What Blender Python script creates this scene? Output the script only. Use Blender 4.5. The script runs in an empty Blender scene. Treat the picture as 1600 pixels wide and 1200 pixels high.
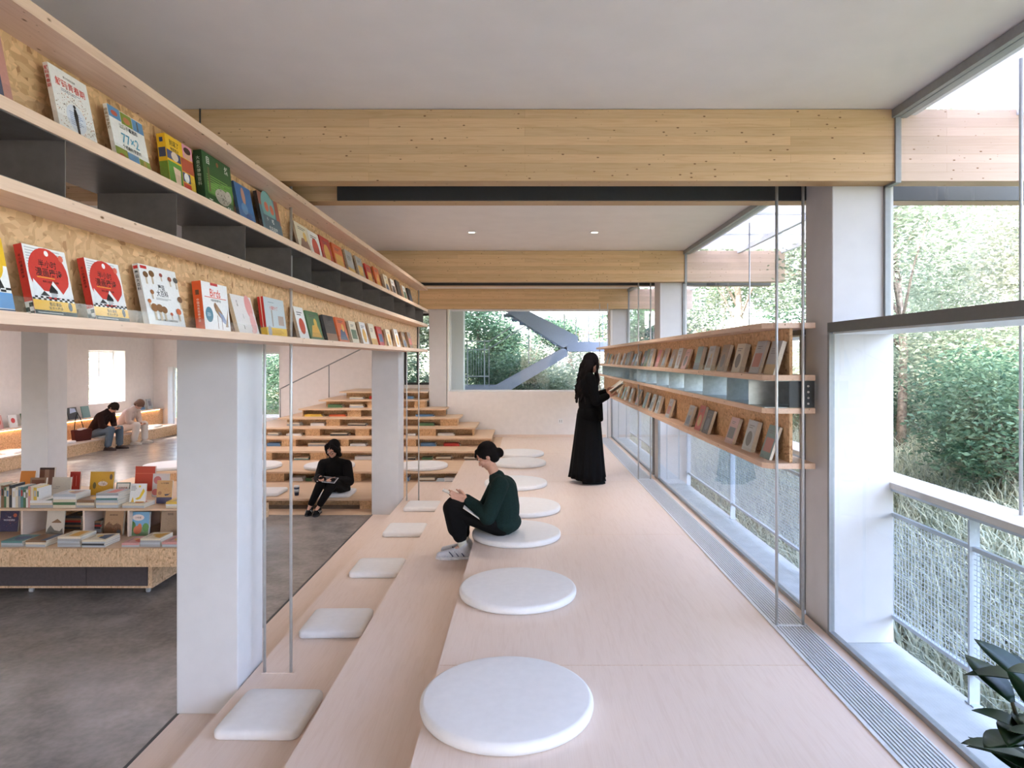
import bpy, bmesh, math, random
import numpy as np
from mathutils import Vector, Matrix, Euler, Quaternion
R=math.radians
random.seed(7); rng=np.random.default_rng(11)
scene=bpy.context.scene
COL=scene.collection
CZ=2.0; FP=1015.0; VX,VY=820.0,560.0
def P(px,py,d):                      # point of the photograph at distance d in front of the viewer
    return Vector(((px-VX)*d/FP, d, CZ-(py-VY)*d/FP))
def X(px,d): return (px-VX)*d/FP
def V(*a): return Vector(a)
# ---------------------------------------------------------------- materials
def lin(c):
    def f(u):
        u/=255.0
        return u/12.92 if u<=.04045 else ((u+.055)/1.055)**2.4
    return (f(c[0]),f(c[1]),f(c[2]),1)
class NT:
    def __init__(s,name):
        m=bpy.data.materials.new(name); m.use_nodes=True; s.m=m; s.t=m.node_tree; s.t.nodes.clear()
        s.out=s.t.nodes.new('ShaderNodeOutputMaterial')
    def n(s,typ,**k):
        nd=s.t.nodes.new('ShaderNode'+typ)
        for a,b in k.items():
            if a in nd.inputs: nd.inputs[a].default_value=b
            else: setattr(nd,a,b)
        return nd
    def l(s,a,ao,b,bi): s.t.links.new(a.outputs[ao],b.inputs[bi])
    def coords(s,scale=(1,1,1),rot=(0,0,0),loc=(0,0,0)):
        tc=s.n('TexCoord'); mp=s.n('Mapping'); mp.inputs['Scale'].default_value=scale; mp.inputs['Rotation'].default_value=rot; mp.inputs['Location'].default_value=loc
        s.l(tc,'Object',mp,'Vector'); return mp
    def ramp(s,src,so,stops):
        r=s.n('ValToRGB'); e=r.color_ramp.elements
        while len(e)<len(stops): e.new(.5)
        for i,(p,c) in enumerate(stops):
            e[i].position=p; e[i].color=c if len(c)==4 else lin(c)
        s.l(src,so,r,'Fac'); return r
    def mix(s,fac,a,b,mode='MIX'):
        m=s.n('MixRGB'); m.blend_type=mode
        for v,k in ((fac,'Fac'),(a,'Color1'),(b,'Color2')):
            if isinstance(v,tuple) and isinstance(v[0],bpy.types.Node): s.l(v[0],v[1],m,k)
            elif isinstance(v,(int,float)): m.inputs[k].default_value=v
            else: m.inputs[k].default_value=v if len(v)==4 else lin(v)
        return m
    def bsdf(s,col=None,rough=.5,metal=0,spec=.5,**k):
        b=s.n('BsdfPrincipled'); b.inputs['Roughness'].default_value=rough; b.inputs['Metallic'].default_value=metal
        b.inputs['Specular IOR Level'].default_value=spec
        if isinstance(col,tuple) and isinstance(col[0],bpy.types.Node): s.l(col[0],col[1],b,'Base Color')
        elif col is not None: b.inputs['Base Color'].default_value=lin(col)
        for a,v in k.items(): b.inputs[a.replace('_',' ')].default_value=v
        s.l(b,0,s.out,'Surface'); return b
    def bump(s,b,src,so,strength=.1,dist=.01):
        bp=s.n('Bump'); bp.inputs['Strength'].default_value=strength; bp.inputs['Distance'].default_value=dist
        s.l(src,so,bp,'Height'); s.l(bp,0,b,'Normal')
MC={}
def plain(col,rough=.5,metal=0,spec=.5,var=.06,scale=9):
    key=('p',tuple(col),rough,metal,spec,var)
    if key in MC: return MC[key]
    t=NT('surface_%d'%len(MC)); mp=t.coords((scale,)*3); nz=t.n('TexNoise'); nz.inputs['Detail'].default_value=3
    t.l(mp,0,nz,'Vector')
    a=tuple(min(255,c*(1+var)) for c in col); b=tuple(c*(1-var) for c in col)
    r=t.ramp(nz,'Fac',[(.3,b),(.7,a)]); t.bsdf((r,0),rough,metal,spec); MC[key]=t.m; return t.m
def wood(name,base,dark,axis='y',rough=.45,knots=0.0,lam=None,contrast=1.0,fine=60):
    # axis = grain direction
    t=NT(name); lo,hi=1.2,fine
    sc={'x':(lo,hi,hi),'y':(hi,lo,hi),'z':(hi,hi,lo)}[axis]
    mp=t.coords(sc); nz=t.n('TexNoise'); nz.inputs['Detail'].default_value=5; nz.inputs['Roughness'].default_value=.6; t.l(mp,0,nz,'Vector')
    sc2=tuple(v*.16 if v==hi else v*.5 for v in sc)
    mp2=t.coords(sc2); n2=t.n('TexNoise'); n2.inputs['Detail'].default_value=2; n2.inputs['Distortion'].default_value=1.2; t.l(mp2,0,n2,'Vector')
    ml=tuple((d+(b-d)*(1-.45*contrast)) for b,d in zip(base,dark))
    r1=t.ramp(nz,'Fac',[(.3,ml),(.62,base)])
    r2=t.ramp(n2,'Fac',[(.35,dark),(.52,base)])
    c=t.mix(.35*contrast,(r1,0),(r2,0))
    if lam:
        # glued lamellae: brick pattern, rows in z, length along x
        tc=t.n('TexCoord'); sp=t.n('SeparateXYZ'); cb=t.n('CombineXYZ'); t.l(tc,'Object',sp,0)
        t.l(sp,lam[2],cb,0); t.l(sp,lam[3],cb,1)
        br=t.n('TexBrick'); br.inputs['Scale'].default_value=1; br.inputs['Brick Width'].default_value=lam[0]; br.inputs['Row Height'].default_value=lam[1]
        br.inputs['Mortar Size'].default_value=.0007; br.inputs['Mortar Smooth'].default_value=.3; br.offset=.37
        br.inputs['Color1'].default_value=(.80,.79,.76,1); br.inputs['Color2'].default_value=(1,1,1,1); br.inputs['Mortar'].default_value=(.62,.55,.45,1)
        t.l(cb,0,br,'Vector'); c=t.mix(1,(c,0),(br,0),'MULTIPLY')
    if knots:
        s3={'x':(4.5,9,9),'y':(9,4,9),'z':(9,9,4)}[axis]
        mp3=t.coords(tuple(v*knots for v in s3)); vo=t.n('TexVoronoi'); vo.inputs['Randomness'].default_value=1; t.l(mp3,0,vo,'Vector')
        kr=t.ramp(vo,'Distance',[(.06,(1,1,1,1)),(.13,(0,0,0,1))])
        vc=t.n('SeparateColor'); t.l(vo,'Color',vc,0); th=t.n('Math',operation='GREATER_THAN'); th.inputs[1].default_value=.28; t.l(vc,0,th,0)
        mu=t.n('Math',operation='MULTIPLY'); t.l(kr,0,mu,0); t.l(th,0,mu,1)
        c=t.mix((mu,0),(c,0),(124,86,50))
        mp4=t.coords(tuple(v*knots*2.1 for v in s3),(0,0,0),(3.7,1.3,2.2)); v4=t.n('TexVoronoi'); t.l(mp4,0,v4,'Vector')
        k4=t.ramp(v4,'Distance',[(.05,(.8,.8,.8,1)),(.12,(0,0,0,1))]); s4=t.n('SeparateColor'); t.l(v4,'Color',s4,0); h4=t.n('Math',operation='GREATER_THAN'); h4.inputs[1].default_value=.72; t.l(s4,0,h4,0)
        m4=t.n('Math',operation='MULTIPLY'); t.l(k4,0,m4,0); t.l(h4,0,m4,1); c=t.mix((m4,0),(c,0),(150,108,66))
    b=t.bsdf((c,0),rough,0,.35); t.bump(b,nz,'Fac',.06,.004); return t.m
def osb(name,c1,c2,c3):
    t=NT(name)
    def flakes(sc,rot):
        mp=t.coords(sc,rot); nz=t.n('TexNoise'); nz.inputs['Scale'].default_value=.7; t.l(mp,0,nz,'Vector')
        ad=t.mix(.12,(mp,0),(nz,'Color'),'ADD'); vo=t.n('TexVoronoi'); t.l(ad,0,vo,'Vector'); s=t.n('SeparateColor'); t.l(vo,'Color',s,0); return s
    a=flakes((22,6,15),(0.35,.2,.3)); b=flakes((22,13,7),(-.5,.3,-.4)); m=t.n('TexNoise'); m.inputs['Scale'].default_value=14
    mp=t.coords(); t.l(mp,0,m,'Vector'); st=t.ramp(m,'Fac',[(.48,(0,0,0,1)),(.52,(1,1,1,1))])
    mx=t.mix((st,0),(a,0),(b,0)); r=t.ramp(mx,0,[(0,c3),(.07,c2),(.55,c1),(1,tuple(min(255,v*1.08) for v in c1))])
    bs=t.bsdf((r,0),.55,0,.3); t.bump(bs,mx,0,.12,.003); return t.m
M={}
M['wall']=plain((236,231,228),.9,0,.2,.012,2)
M['ceiling']=plain((230,224,219),.92,0,.2,.01,1)
M['column']=plain((212,211,212),.7,0,.3,.01,2)
M['ply']=wood('birch_plywood',(233,213,199),(214,188,168),'y',.42,0,None,.55,40)
M['glulamout']=wood('glass_veiled_timber',(228,204,188),(206,178,160),'x',.6,.62,(2.3,.0488,0,2),.6,60)  # paler copy of the beam timber; glass veil put into its colour
M['plyx']=wood('birch_plywood_cross',(224,194,164),(200,164,130),'x',.45,0,None,.6,40)
M['pine']=wood('spruce_board',(228,198,174),(202,164,134),'y',.5,.55,None,.8,55)
M['pinex']=wood('spruce_board_cross',(216,178,140),(190,146,104),'x',.5,.5,None,.7,55)
M['glulam']=wood('glued_laminated_timber',(232,200,158),(206,166,118),'x',.45,.62,(2.3,.0488,0,2),.85,60)
M['osb']=osb('oriented_strand_board',(212,174,132),(196,154,112),(166,122,84))
M['osbd']=osb('oriented_strand_board_pale',(216,184,148),(200,164,126),(168,130,94))
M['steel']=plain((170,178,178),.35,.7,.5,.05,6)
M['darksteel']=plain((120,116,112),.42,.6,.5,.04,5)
M['rod']=plain((196,196,194),.35,.45,.5,.02)
M['alu']=plain((216,219,224),.45,.2,.5,.02)
M['frame']=plain((150,153,154),.5,.2,.5,.02)
M['darkframe']=plain((62,66,68),.5,.3,.5,.02)
M['cushion']=plain((232,230,229),.62,0,.35,.01,4)
M['white']=plain((236,236,236),.6,0,.3,.01)
M['black']=plain((16,16,18),.8,0,.2,.1)
M['page']=plain((228,222,208),.85,0,.2,.05,60)
M['soil']=plain((96,84,66),.95,0,.1,.3,3)
def concrete():
    t=NT('polished_concrete'); mp=t.coords((.8,.8,.8)); n=t.n('TexNoise'); n.inputs['Detail'].default_value=4; t.l(mp,0,n,'Vector')
    mp2=t.coords((5,5,5)); n2=t.n('TexNoise'); n2.inputs['Detail'].default_value=3; t.l(mp2,0,n2,'Vector')
    m=t.mix(.35,(n,'Fac'),(n2,'Fac')); r=t.ramp(m,0,[(.36,(124,119,115)),(.64,(158,152,147))])
    t.bsdf((r,0),.27,0,.5); return t.m
M['concrete']=concrete()
M['ledge']=plain((188,190,190),.8,0,.3,.04,1.5)
def glass():
    t=NT('clear_glass'); tr=t.n('BsdfTransparent'); tr.inputs[0].default_value=(.95,.975,.97,1); gl=t.n('BsdfGlossy'); gl.inputs['Roughness'].default_value=0; gl.inputs[0].default_value=(1,1,1,1)
    fr=t.n('Fresnel'); fr.inputs[0].default_value=1.36; ge=t.n('NewGeometry'); iv=t.n('Math',operation='SUBTRACT'); iv.inputs[0].default_value=1; t.l(ge,'Backfacing',iv,1)
    mu=t.n('Math',operation='MULTIPLY'); t.l(fr,0,mu,0); t.l(iv,0,mu,1); mx=t.n('MixShader'); t.l(mu,0,mx,0); t.l(tr,0,mx,1); t.l(gl,0,mx,2); t.l(mx,0,t.out,'Surface'); return t.m
M['glass']=glass()
def acrylic():
    t=NT('clear_acrylic'); tr=t.n('BsdfTransparent'); tr.inputs[0].default_value=(.97,.97,.97,1); gl=t.n('BsdfGlossy'); gl.inputs['Roughness'].default_value=.08
    mx=t.n('MixShader'); mx.inputs[0].default_value=.035; t.l(tr,0,mx,1); t.l(gl,0,mx,2); t.l(mx,0,t.out,'Surface'); return t.m
M['acrylic']=acrylic()
def canopy():
    t=NT('opal_canopy_panel'); tl=t.n('BsdfTranslucent'); tl.inputs[0].default_value=(.54,.54,.57,1); df=t.n('BsdfDiffuse'); df.inputs[0].default_value=(.85,.85,.88,1)
    mx=t.n('MixShader'); mx.inputs[0].default_value=.25; t.l(tl,0,mx,1); t.l(df,0,mx,2); t.l(mx,0,t.out,'Surface'); return t.m
M['canopy']=canopy()
def opal():
    t=NT('opal_added_sheet'); tl=t.n('BsdfTranslucent'); tl.inputs[0].default_value=(.4,.385,.37,1); t.l(tl,0,t.out,'Surface'); return t.m
M['opal']=opal()
def leafmat(name,c1,c2,trans=.45,rough=.5,gloss=.25):
    t=NT(name); mp=t.coords((3,3,3)); n=t.n('TexNoise'); n.inputs['Detail'].default_value=4; t.l(mp,0,n,'Vector'); r=t.ramp(n,'Fac',[(.35,c1),(.65,c2)])
    b=t.n('BsdfPrincipled'); b.inputs['Roughness'].default_value=rough; b.inputs['Specular IOR Level'].default_value=gloss; t.l(r,0,b,'Base Color')
    tl=t.n('BsdfTranslucent'); t.l(r,0,tl,0); mx=t.n('MixShader'); mx.inputs[0].default_value=trans; t.l(b,0,mx,1); t.l(tl,0,mx,2); t.l(mx,0,t.out,'Surface'); return t.m
M['leafA']=leafmat('pale_green_leaves',(178,184,166),(212,213,196))  # greyed greens: haze and glass veil put into the leaf colours
M['leafB']=leafmat('mid_green_leaves',(132,148,126),(172,181,158))
M['leafC']=leafmat('deep_green_leaves',(70,102,82),(122,150,118))
M['grass']=leafmat('long_grass',(150,162,150),(200,202,174),.3,.7,.15)
M['bark']=plain((140,128,118),.9,0,.1,.25,6)
M['rubber']=leafmat('glossy_dark_leaves',(14,38,20),(26,58,28),.06,.34,.3)
def emis(name,c,s):
    t=NT(name); e=t.n('Emission'); e.inputs[0].default_value=lin(c); e.inputs[1].default_value=s; t.l(e,0,t.out,'Surface'); return t.m
M['lampglow']=emis('downlight_glow',(255,236,214),14)
M['stripglow']=emis('warm_strip_light',(255,190,130),9)
def fabric(name,c,var=.12,sc=30):
    t=NT(name); mp=t.coords((sc,)*3); n=t.n('TexNoise'); n.inputs['Detail'].default_value=4; t.l(mp,0,n,'Vector')
    r=t.ramp(n,'Fac',[(.3,tuple(v*(1-var) for v in c)),(.7,tuple(min(255,v*(1+var)) for v in c))]); b=t.bsdf((r,0),.9,0,.15); t.bump(b,n,'Fac',.25,.006); return t.m
M['skin']=plain((214,164,140),.55,0,.35,.03,12)
M['hair']=fabric('dark_hair',(22,18,18),.4,50)
M['hairb']=fabric('brown_hair',(40,32,28),.4,50)
# ---------------------------------------------------------------- mesh builder
def finish(o,parent=None,label=None,cat=None,group=None,kind=None):
    COL.objects.link(o)
    if parent is not None: o.parent=parent
    return tag(o,label,cat,group,kind)
def tag(o,label=None,cat=None,group=None,kind=None):
    if label: o['label']=label
    if cat: o['category']=cat
    if group: o['group']=group
    if kind: o['kind']=kind
    return o
def empty(name,loc=(0,0,0),rz=0,label=None,cat=None,group=None):
    o=bpy.data.objects.new(name,None); o.location=loc; o.rotation_euler=(0,0,rz); o.empty_display_size=.1
    return finish(o,None,label,cat,group)
class MB:
    def __init__(s): s.v=[]; s.f=[]; s.mi=[]; s.mats=[]; s.smooth=[]
    def mat(s,m):
        if m not in s.mats: s.mats.append(m)
        return s.mats.index(m)
    def add(s,vs,fs,m,smooth=False,mtx=None):
        o=len(s.v); i=s.mat(m)
        if mtx is not None: vs=[mtx@Vector(v) for v in vs]
        s.v.extend([tuple(v) for v in vs])
        for f in fs: s.f.append(tuple(o+k for k in f)); s.mi.append(i); s.smooth.append(smooth)
        return s
    def box(s,x0,x1,y0,y1,z0,z1,m,mtx=None):
        if x0>x1:x0,x1=x1,x0
        if y0>y1:y0,y1=y1,y0
        if z0>z1:z0,z1=z1,z0
        vs=[(x0,y0,z0),(x1,y0,z0),(x1,y1,z0),(x0,y1,z0),(x0,y0,z1),(x1,y0,z1),(x1,y1,z1),(x0,y1,z1)]
        return s.add(vs,[(0,3,2,1),(4,5,6,7),(0,1,5,4),(1,2,6,5),(2,3,7,6),(3,0,4,7)],m,False,mtx)
    def prism(s,pts,z0,z1,m,mtx=None,axis='z'):
        n=len(pts)
        def q(p,h): return {'z':(p[0],p[1],h),'y':(p[0],h,p[1]),'x':(h,p[0],p[1])}[axis]
        vs=[q(p,z0) for p in pts]+[q(p,z1) for p in pts]
        fs=[tuple(range(n))[::-1],tuple(range(n,2*n))]+[(i,(i+1)%n,n+(i+1)%n,n+i) for i in range(n)]
        return s.add(vs,fs,m,False,mtx)
    def lathe(s,prof,m,seg=48,mtx=None,sx=1,sy=1,smooth=True):
        vs=[];fs=[]
        for r,z in prof:
            for k in range(seg):
                a=2*math.pi*k/seg; vs.append((r*math.cos(a)*sx,r*math.sin(a)*sy,z))
        for i in range(len(prof)-1):
            for k in range(seg):
                k2=(k+1)%seg; fs.append((i*seg+k,i*seg+k2,(i+1)*seg+k2,(i+1)*seg+k))
        fs.append(tuple(range(seg))[::-1]); fs.append(tuple(range((len(prof)-1)*seg,len(prof)*seg)))
        return s.add(vs,fs,m,smooth,mtx)
    def tube(s,pts,r,m,seg=10,smooth=True):
        pts=[Vector(p) for p in pts]; n=len(pts); rr=r if isinstance(r,(list,tuple)) else [r]*n
        vs=[];fs=[];up=None
        for i,p in enumerate(pts):
            d=(pts[min(i+1,n-1)]-pts[max(i-1,0)]).normalized()
            if up is None: up=Vector((0,0,1)) if abs(d.z)<.9 else Vector((1,0,0))
            a=d.cross(up).normalized(); b=a.cross(d).normalized(); up=b
            for k in range(seg):
                t=2*math.pi*k/seg; vs.append(p+(a*math.cos(t)+b*math.sin(t))*rr[i])
        for i in range(n-1):
            for k in range(seg):
                k2=(k+1)%seg; fs.append((i*seg+k,i*seg+k2,(i+1)*seg+k2,(i+1)*seg+k))
        fs.append(tuple(range(seg))[::-1]); fs.append(tuple(range((n-1)*seg,n*seg)))
        return s.add(vs,fs,m,smooth)
    def ell(s,c,rad,m,mtx=None,seg=20,rings=12):
        vs=[];fs=[]
        for i in range(rings+1):
            t=math.pi*i/rings
            for k in range(seg):
                a=2*math.pi*k/seg; vs.append((c[0]+rad[0]*math.sin(t)*math.cos(a),c[1]+rad[1]*math.sin(t)*math.sin(a),c[2]+rad[2]*math.cos(t)))
        for i in range(rings):
            for k in range(seg):
                k2=(k+1)%seg; fs.append((i*seg+k,(i+1)*seg+k,(i+1)*seg+k2,i*seg+k2))
        return s.add(vs,fs,m,True,mtx)
    def text(s,string,cx,cz,size,m,place,width=None):
        # place(u,v) -> 3D point; glyph shapes laid on a surface
        vs,fs,(w,h)=glyphs(string)
        k=size
        if width: k=min(size,width/max(w,1e-6)) 
        return s.add([place(cx+(x-w/2)*k,cz+(y-.37)*k) for x,y in vs],fs,m)
    def build(s,name,parent=None,label=None,cat=None,group=None,kind=None,loc=None,rot=None,bevel=0):
        me=bpy.data.meshes.new(name); me.from_pydata(s.v,[],s.f)
        for m in s.mats: me.materials.append(m)
        me.polygons.foreach_set('material_index',s.mi); me.polygons.foreach_set('use_smooth',s.smooth)
        me.update(); o=bpy.data.objects.new(name,me)
        if loc is not None: o.location=loc
        if rot is not None: o.rotation_euler=rot
        finish(o,parent,label,cat,group,kind)
        if bevel:
            b=o.modifiers.new('bevel','BEVEL'); b.width=bevel; b.segments=3; b.limit_method='ANGLE'
        return o
GC={}
def glyphs(string):
    if string in GC: return GC[string]
    cu=bpy.data.curves.new('glyph_source','FONT'); cu.body=string; cu.size=1; cu.resolution_u=3; cu.offset=.012
    o=bpy.data.objects.new('glyph_source',cu); COL.objects.link(o); dg=bpy.context.evaluated_depsgraph_get(); dg.update()
    me=bpy.data.meshes.new_from_object(o.evaluated_get(dg))
    vs=[(v.co.x,v.co.y) for v in me.vertices]; fs=[tuple(p.vertices) for p in me.polygons]
    bpy.data.objects.remove(o); bpy.data.curves.remove(cu); bpy.data.meshes.remove(me)
    if not vs: GC[string]=([],[],(1,1)); return GC[string]
    x0=min(v[0] for v in vs); x1=max(v[0] for v in vs); y1=max(v[1] for v in vs)
    GC[string]=([(v[0]-x0,v[1]) for v in vs],fs,(x1-x0,y1)); return GC[string]
def copy_tree(o,parent=None):
    c=o.copy(); COL.objects.link(c); c.parent=parent
    for ch in list(o.children): copy_tree(ch,c)
    return c
# swept blobs fused into one skin
def cap_prim(p0,r0,p1,r1):
    mb=MB(); p0=Vector(p0);p1=Vector(p1); d=p1-p0; L=d.length
    if L<1e-5: d=Vector((0,0,1)); L=1e-5
    q=d.to_track_quat('Z','Y').to_matrix().to_4x4(); m=Matrix.Translation(p0)@q
    prof=[]
    for i in range(7):
        a=-math.pi/2+math.pi/2*i/6; prof.append((max(1e-4,r0*math.cos(a)),r0*math.sin(a)))
    for i in range(7):
        a=math.pi/2*i/6; prof.append((max(1e-4,r1*math.cos(a)),L+r1*math.sin(a)))
    mb.lathe(prof,M['skin'],14,m); return mb
def blob(name,prims,mat,parent=None,voxel=.006,smooth=4,fac=.5,**kw):
    mb=MB()
    for p in prims:
        if p[0]=='c': b=cap_prim(*p[1:5]); mb.add(b.v,b.f,mat)
        elif p[0]=='e':
            c=Vector(p[1]); ax=p[2]
            if len(p)>3: B=p[3]; m=Matrix.Translation(c)@Matrix((B[0],B[1],B[2])).transposed().to_4x4()
            else: m=Matrix.Translation(c)
            mb.ell((0,0,0),ax,mat,m)
        elif p[0]=='m': mb.add(p[1].v,p[1].f,mat)
    o=mb.build(name,None)
    r=o.modifiers.new('r','REMESH'); r.mode='VOXEL'; r.voxel_size=voxel; r.use_smooth_shade=True
    s=o.modifiers.new('s','SMOOTH'); s.factor=fac; s.iterations=smooth
    dg=bpy.context.evaluated_depsgraph_get(); dg.update()
    me=bpy.data.meshes.new_from_object(o.evaluated_get(dg)); bpy.data.objects.remove(o)
    me.name=name; me.materials.clear(); me.materials.append(mat)
    me.polygons.foreach_set('use_smooth',[True]*len(me.polygons))
    o=bpy.data.objects.new(name,me); return finish(o,parent,kw.get('label'),kw.get('cat'),kw.get('group'),kw.get('kind'))
# ================================================================ the room
ST='structure'
CEIL=3.36; BB=2.967
def sbox(name,x0,x1,y0,y1,z0,z1,m,kind=ST,**k):
    b=MB(); b.box(x0,x1,y0,y1,z0,z1,m); return b.build(name,kind=kind,**k)
sbox('floor',-10.4,-1.94,-5,17.9,-.3,0,M['concrete'])
b=MB()
for q in ((-10.4,-8.6,-5.3,18),(-4.7,2.03,-5.3,18),(-8.6,-4.7,-5.3,8.9),(-8.6,-4.7,12.2,18)): b.box(*q,CEIL,CEIL+.3,M['ceiling'])
b.build('ceiling',kind=ST)
b=MB(); b.box(-8.6,-4.7,8.9,12.2,CEIL+.22,CEIL+.24,M['opal']); b.build('window_20',kind=ST)  # unseen skylight sheet added to brighten the left and far zones
# left wall: one deep window in view, two unseen ones added for light
def wall_with_holes(name,axis,pos0,pos1,a0,a1,z0,z1,holes,m):
    b=MB()
    def bx(u0,u1,w0,w1):
        if u1-u0<1e-4 or w1-w0<1e-4: return
        if axis=='x': b.box(pos0,pos1,u0,u1,w0,w1,m)
        else: b.box(u0,u1,pos0,pos1,w0,w1,m)
    cur=a0
    for (h0,h1,k0,k1) in sorted(holes):
        bx(cur,h0,z0,z1); bx(h0,h1,z0,k0); bx(h0,h1,k1,z1); cur=h1
    bx(cur,a1,z0,z1); return b.build(name,kind=ST)
LW=[(6.0,7.4,.94,2.19),(10.3,11.7,.94,2.19),(14.9,16.25,.94,2.19)]
wall_with_holes('wall_left','x',-10.4,-10.0,-5,17.9,0,CEIL,LW,M['wall'])
BL=[(-9.62,-9.2,.1,1.78),(-7.95,-6.62,.41,2.17)]
wall_with_holes('wall_back_left','y',17.5,17.9,-10.0,-5.0,0,CEIL,BL,M['wall'])
sbox('wall_return',-5.28,-5.08,14.0,17.5,0,CEIL,M['wall'])
wall_with_holes('wall_above_seating','y',14.0,14.25,-5.08,-1.53,0,CEIL,[(-2.62,-1.95,1.425,2.98)],M['wall'])
wall_with_holes('wall_far','y',12.8,13.1,-1.53,1.73,.0,CEIL,[(-1.5,1.69,1.345,BB)],M['wall'])
wall_with_holes('wall_behind_viewer','y',-5.3,-5.0,-10.4,2.03,0,CEIL,[(-9,-7.4,.3,2.4),(-.2,1.4,.8,2.5)],M['wall'])  # unseen openings, sized to let light in from behind
# window panes and frames in the plaster walls
wn=[4]
def wall_window(axis,pos,a0,a1,z0,z1,fm,fw=.04,mull=None):
    wn[0]+=1
    b=MB()
    def bx(mb,u0,u1,w0,w1,t,m):
        if axis=='x': mb.box(pos-t,pos+t,u0,u1,w0,w1,m)
        else: mb.box(u0,u1,pos-t,pos+t,w0,w1,m)
    for q in ((a0,a0+fw,z0,z1),(a1-fw,a1,z0,z1),(a0+fw,a1-fw,z0,z0+fw),(a0+fw,a1-fw,z1-fw,z1)): bx(b,*q,.03,fm)
    for mm in (mull or []): bx(b,mm-fw/2,mm+fw/2,z0+fw,z1-fw,.028,fm)
    o=b.build('window_%d'%wn[0],kind=ST); g=MB(); bx(g,a0+fw,a1-fw,z0+fw,z1-fw,.004,M['glass']); g.build('pane',o)
for h in LW: wall_window('x',-10.32,*h,M['white'],.05,[(h[0]+h[1])/2+.12])
for h in BL: wall_window('y',17.8,*h,M['white'],.05)
wall_window('y',14.18,-2.62,-1.95,1.425,2.98,M['darkframe'],.05,[-2.33])
wall_window('y',13.0,-1.5,1.69,1.345,BB,M['white'],.025)
b=MB(); b.box(-1.53,1.6,12.785,12.8,.45,.5,M['ply']); b.build('baseboard_far',kind=ST)
# right side: four glazed bays stepping out above the transom
GX=1.715; UX=2.03
M['transom']=plain((112,114,112),.55,.1,.4,.02)
bays=[(-5.0,-1.0),(-.65,3.65),(4.0,8.3),(8.65,12.8)]
for i,(y0,y1) in enumerate(bays):
    b=MB(); f=M['frame']
    b.box(1.70,1.73,y0,y1,.45,.475,f); b.box(1.70,1.73,y0,y0+.022,.475,2.15,f); b.box(1.70,1.73,y1-.022,y1,.475,2.15,f)
    b.box(UX-.015,UX+.015,y0,y0+.02,2.2,CEIL,f); b.box(UX-.015,UX+.015,y1-.02,y1,2.2,CEIL,f)
    b.box(UX-.03,UX+.05,y0,y1,CEIL-.05,CEIL-.005,f)
    o=b.build('window_%d'%(i+1),kind=ST)
    t=MB(); t.box(1.70,2.07,y0,y1,2.146,2.2,M['transom']); t.box(1.72,2.06,y0,y1,2.136,2.146,M['white']); t.build('transom',o)
    g=MB(); g.box(GX-.004,GX+.004,y0+.022,y1-.022,.475,2.146,M['glass']); g.build('lower_pane',o)
    g=MB()
    segs=[y0+.02,y1-.02]
    g.box(UX-.004,UX+.004,segs[0],segs[1],2.2,CEIL-.05,M['glass']); g.build('upper_pane',o)
sbox('trim_1',-1.96,-1.94,-5,8.32,-.02,.004,M['darkframe'])
# raised plywood platform in two steps with a flush strip at its foot
pl=empty('stepped_platform',(0,0,0),0,'long birch plywood platform with two low steps running beside the windows','platform')
def bp(name,x0,x1,y0,y1,z0,z1,m,parent,**k):
    b=MB(); b.box(x0,x1,y0,y1,z0,z1,m); return b.build(name,parent,**k)
bp('floor_strip',-1.94,-1.60,-5,8.6,-.1,.004,M['ply'],pl)
bp('lower_step',-1.60,-1.0,-5,9.75,-.05,.15,M['ply'],pl)
bp('middle_step',-1.0,-.435,-5,10.85,-.05,.30,M['ply'],pl)
bp('deck',-.435,1.70,-5,12.785,-.05,.45,M['ply'],pl)
for yy in (-1.6,.84,3.28,5.72,8.16,10.6): bp('board_joint',-.43,1.44,yy,yy+.0025,.4495,.4504,M['osbd'],pl)
# ventilation grille let into the deck
vg=empty('floor_grille',(1.53,4,.45),0,'long linear aluminium ventilation grille set in the floor by the glass','floor vent')
b=MB(); b.box(-.09,.09,-9,8.7,.0005,.002,M['frame']); b.build('trough',vg)
for k in range(11): b=MB(); b.box(-.09+k*.0171,-.09+k*.0171+.0092,-9,8.7,.002,.006,M['alu']); b.build('slat',vg)
b=MB(); b.box(-.1,-.09,-9,8.7,.0,.0065,M['alu']); b.box(.0975,.107,-9,8.7,0,.0065,M['alu']); b.build('edge_rail',vg)
# columns
def column(x,y,z,label,w=.345):
    b=MB(); b.box(-w/2,w/2,-.175,.175,0,CEIL-z,M['column']); return b.build('column',None,label,'column',None,None,(x,y,z),None,.006)
column(-1.785,3.825,0,'nearest broad white column standing in front of the book table')
column(-1.785,8.475,0,'white column beside the seated reader on the tiered seating')
column(-1.715,12.975,0,'white column at the top of the tiered seating left of the stair window')
column(1.90,3.825,.40,'near white column at the right end of the window shelf')
column(1.90,8.475,.40,'white column in the window line behind the window shelf')
column(1.90,12.975,.40,'far white column right of the stair window')
column(-6.265,8.475,0,'grey white column rising behind the left end of the book table')
column(-1.785,-.825,0,'white column out of view behind'); column(1.90,-.825,.40,'white window column out of view behind')
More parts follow.
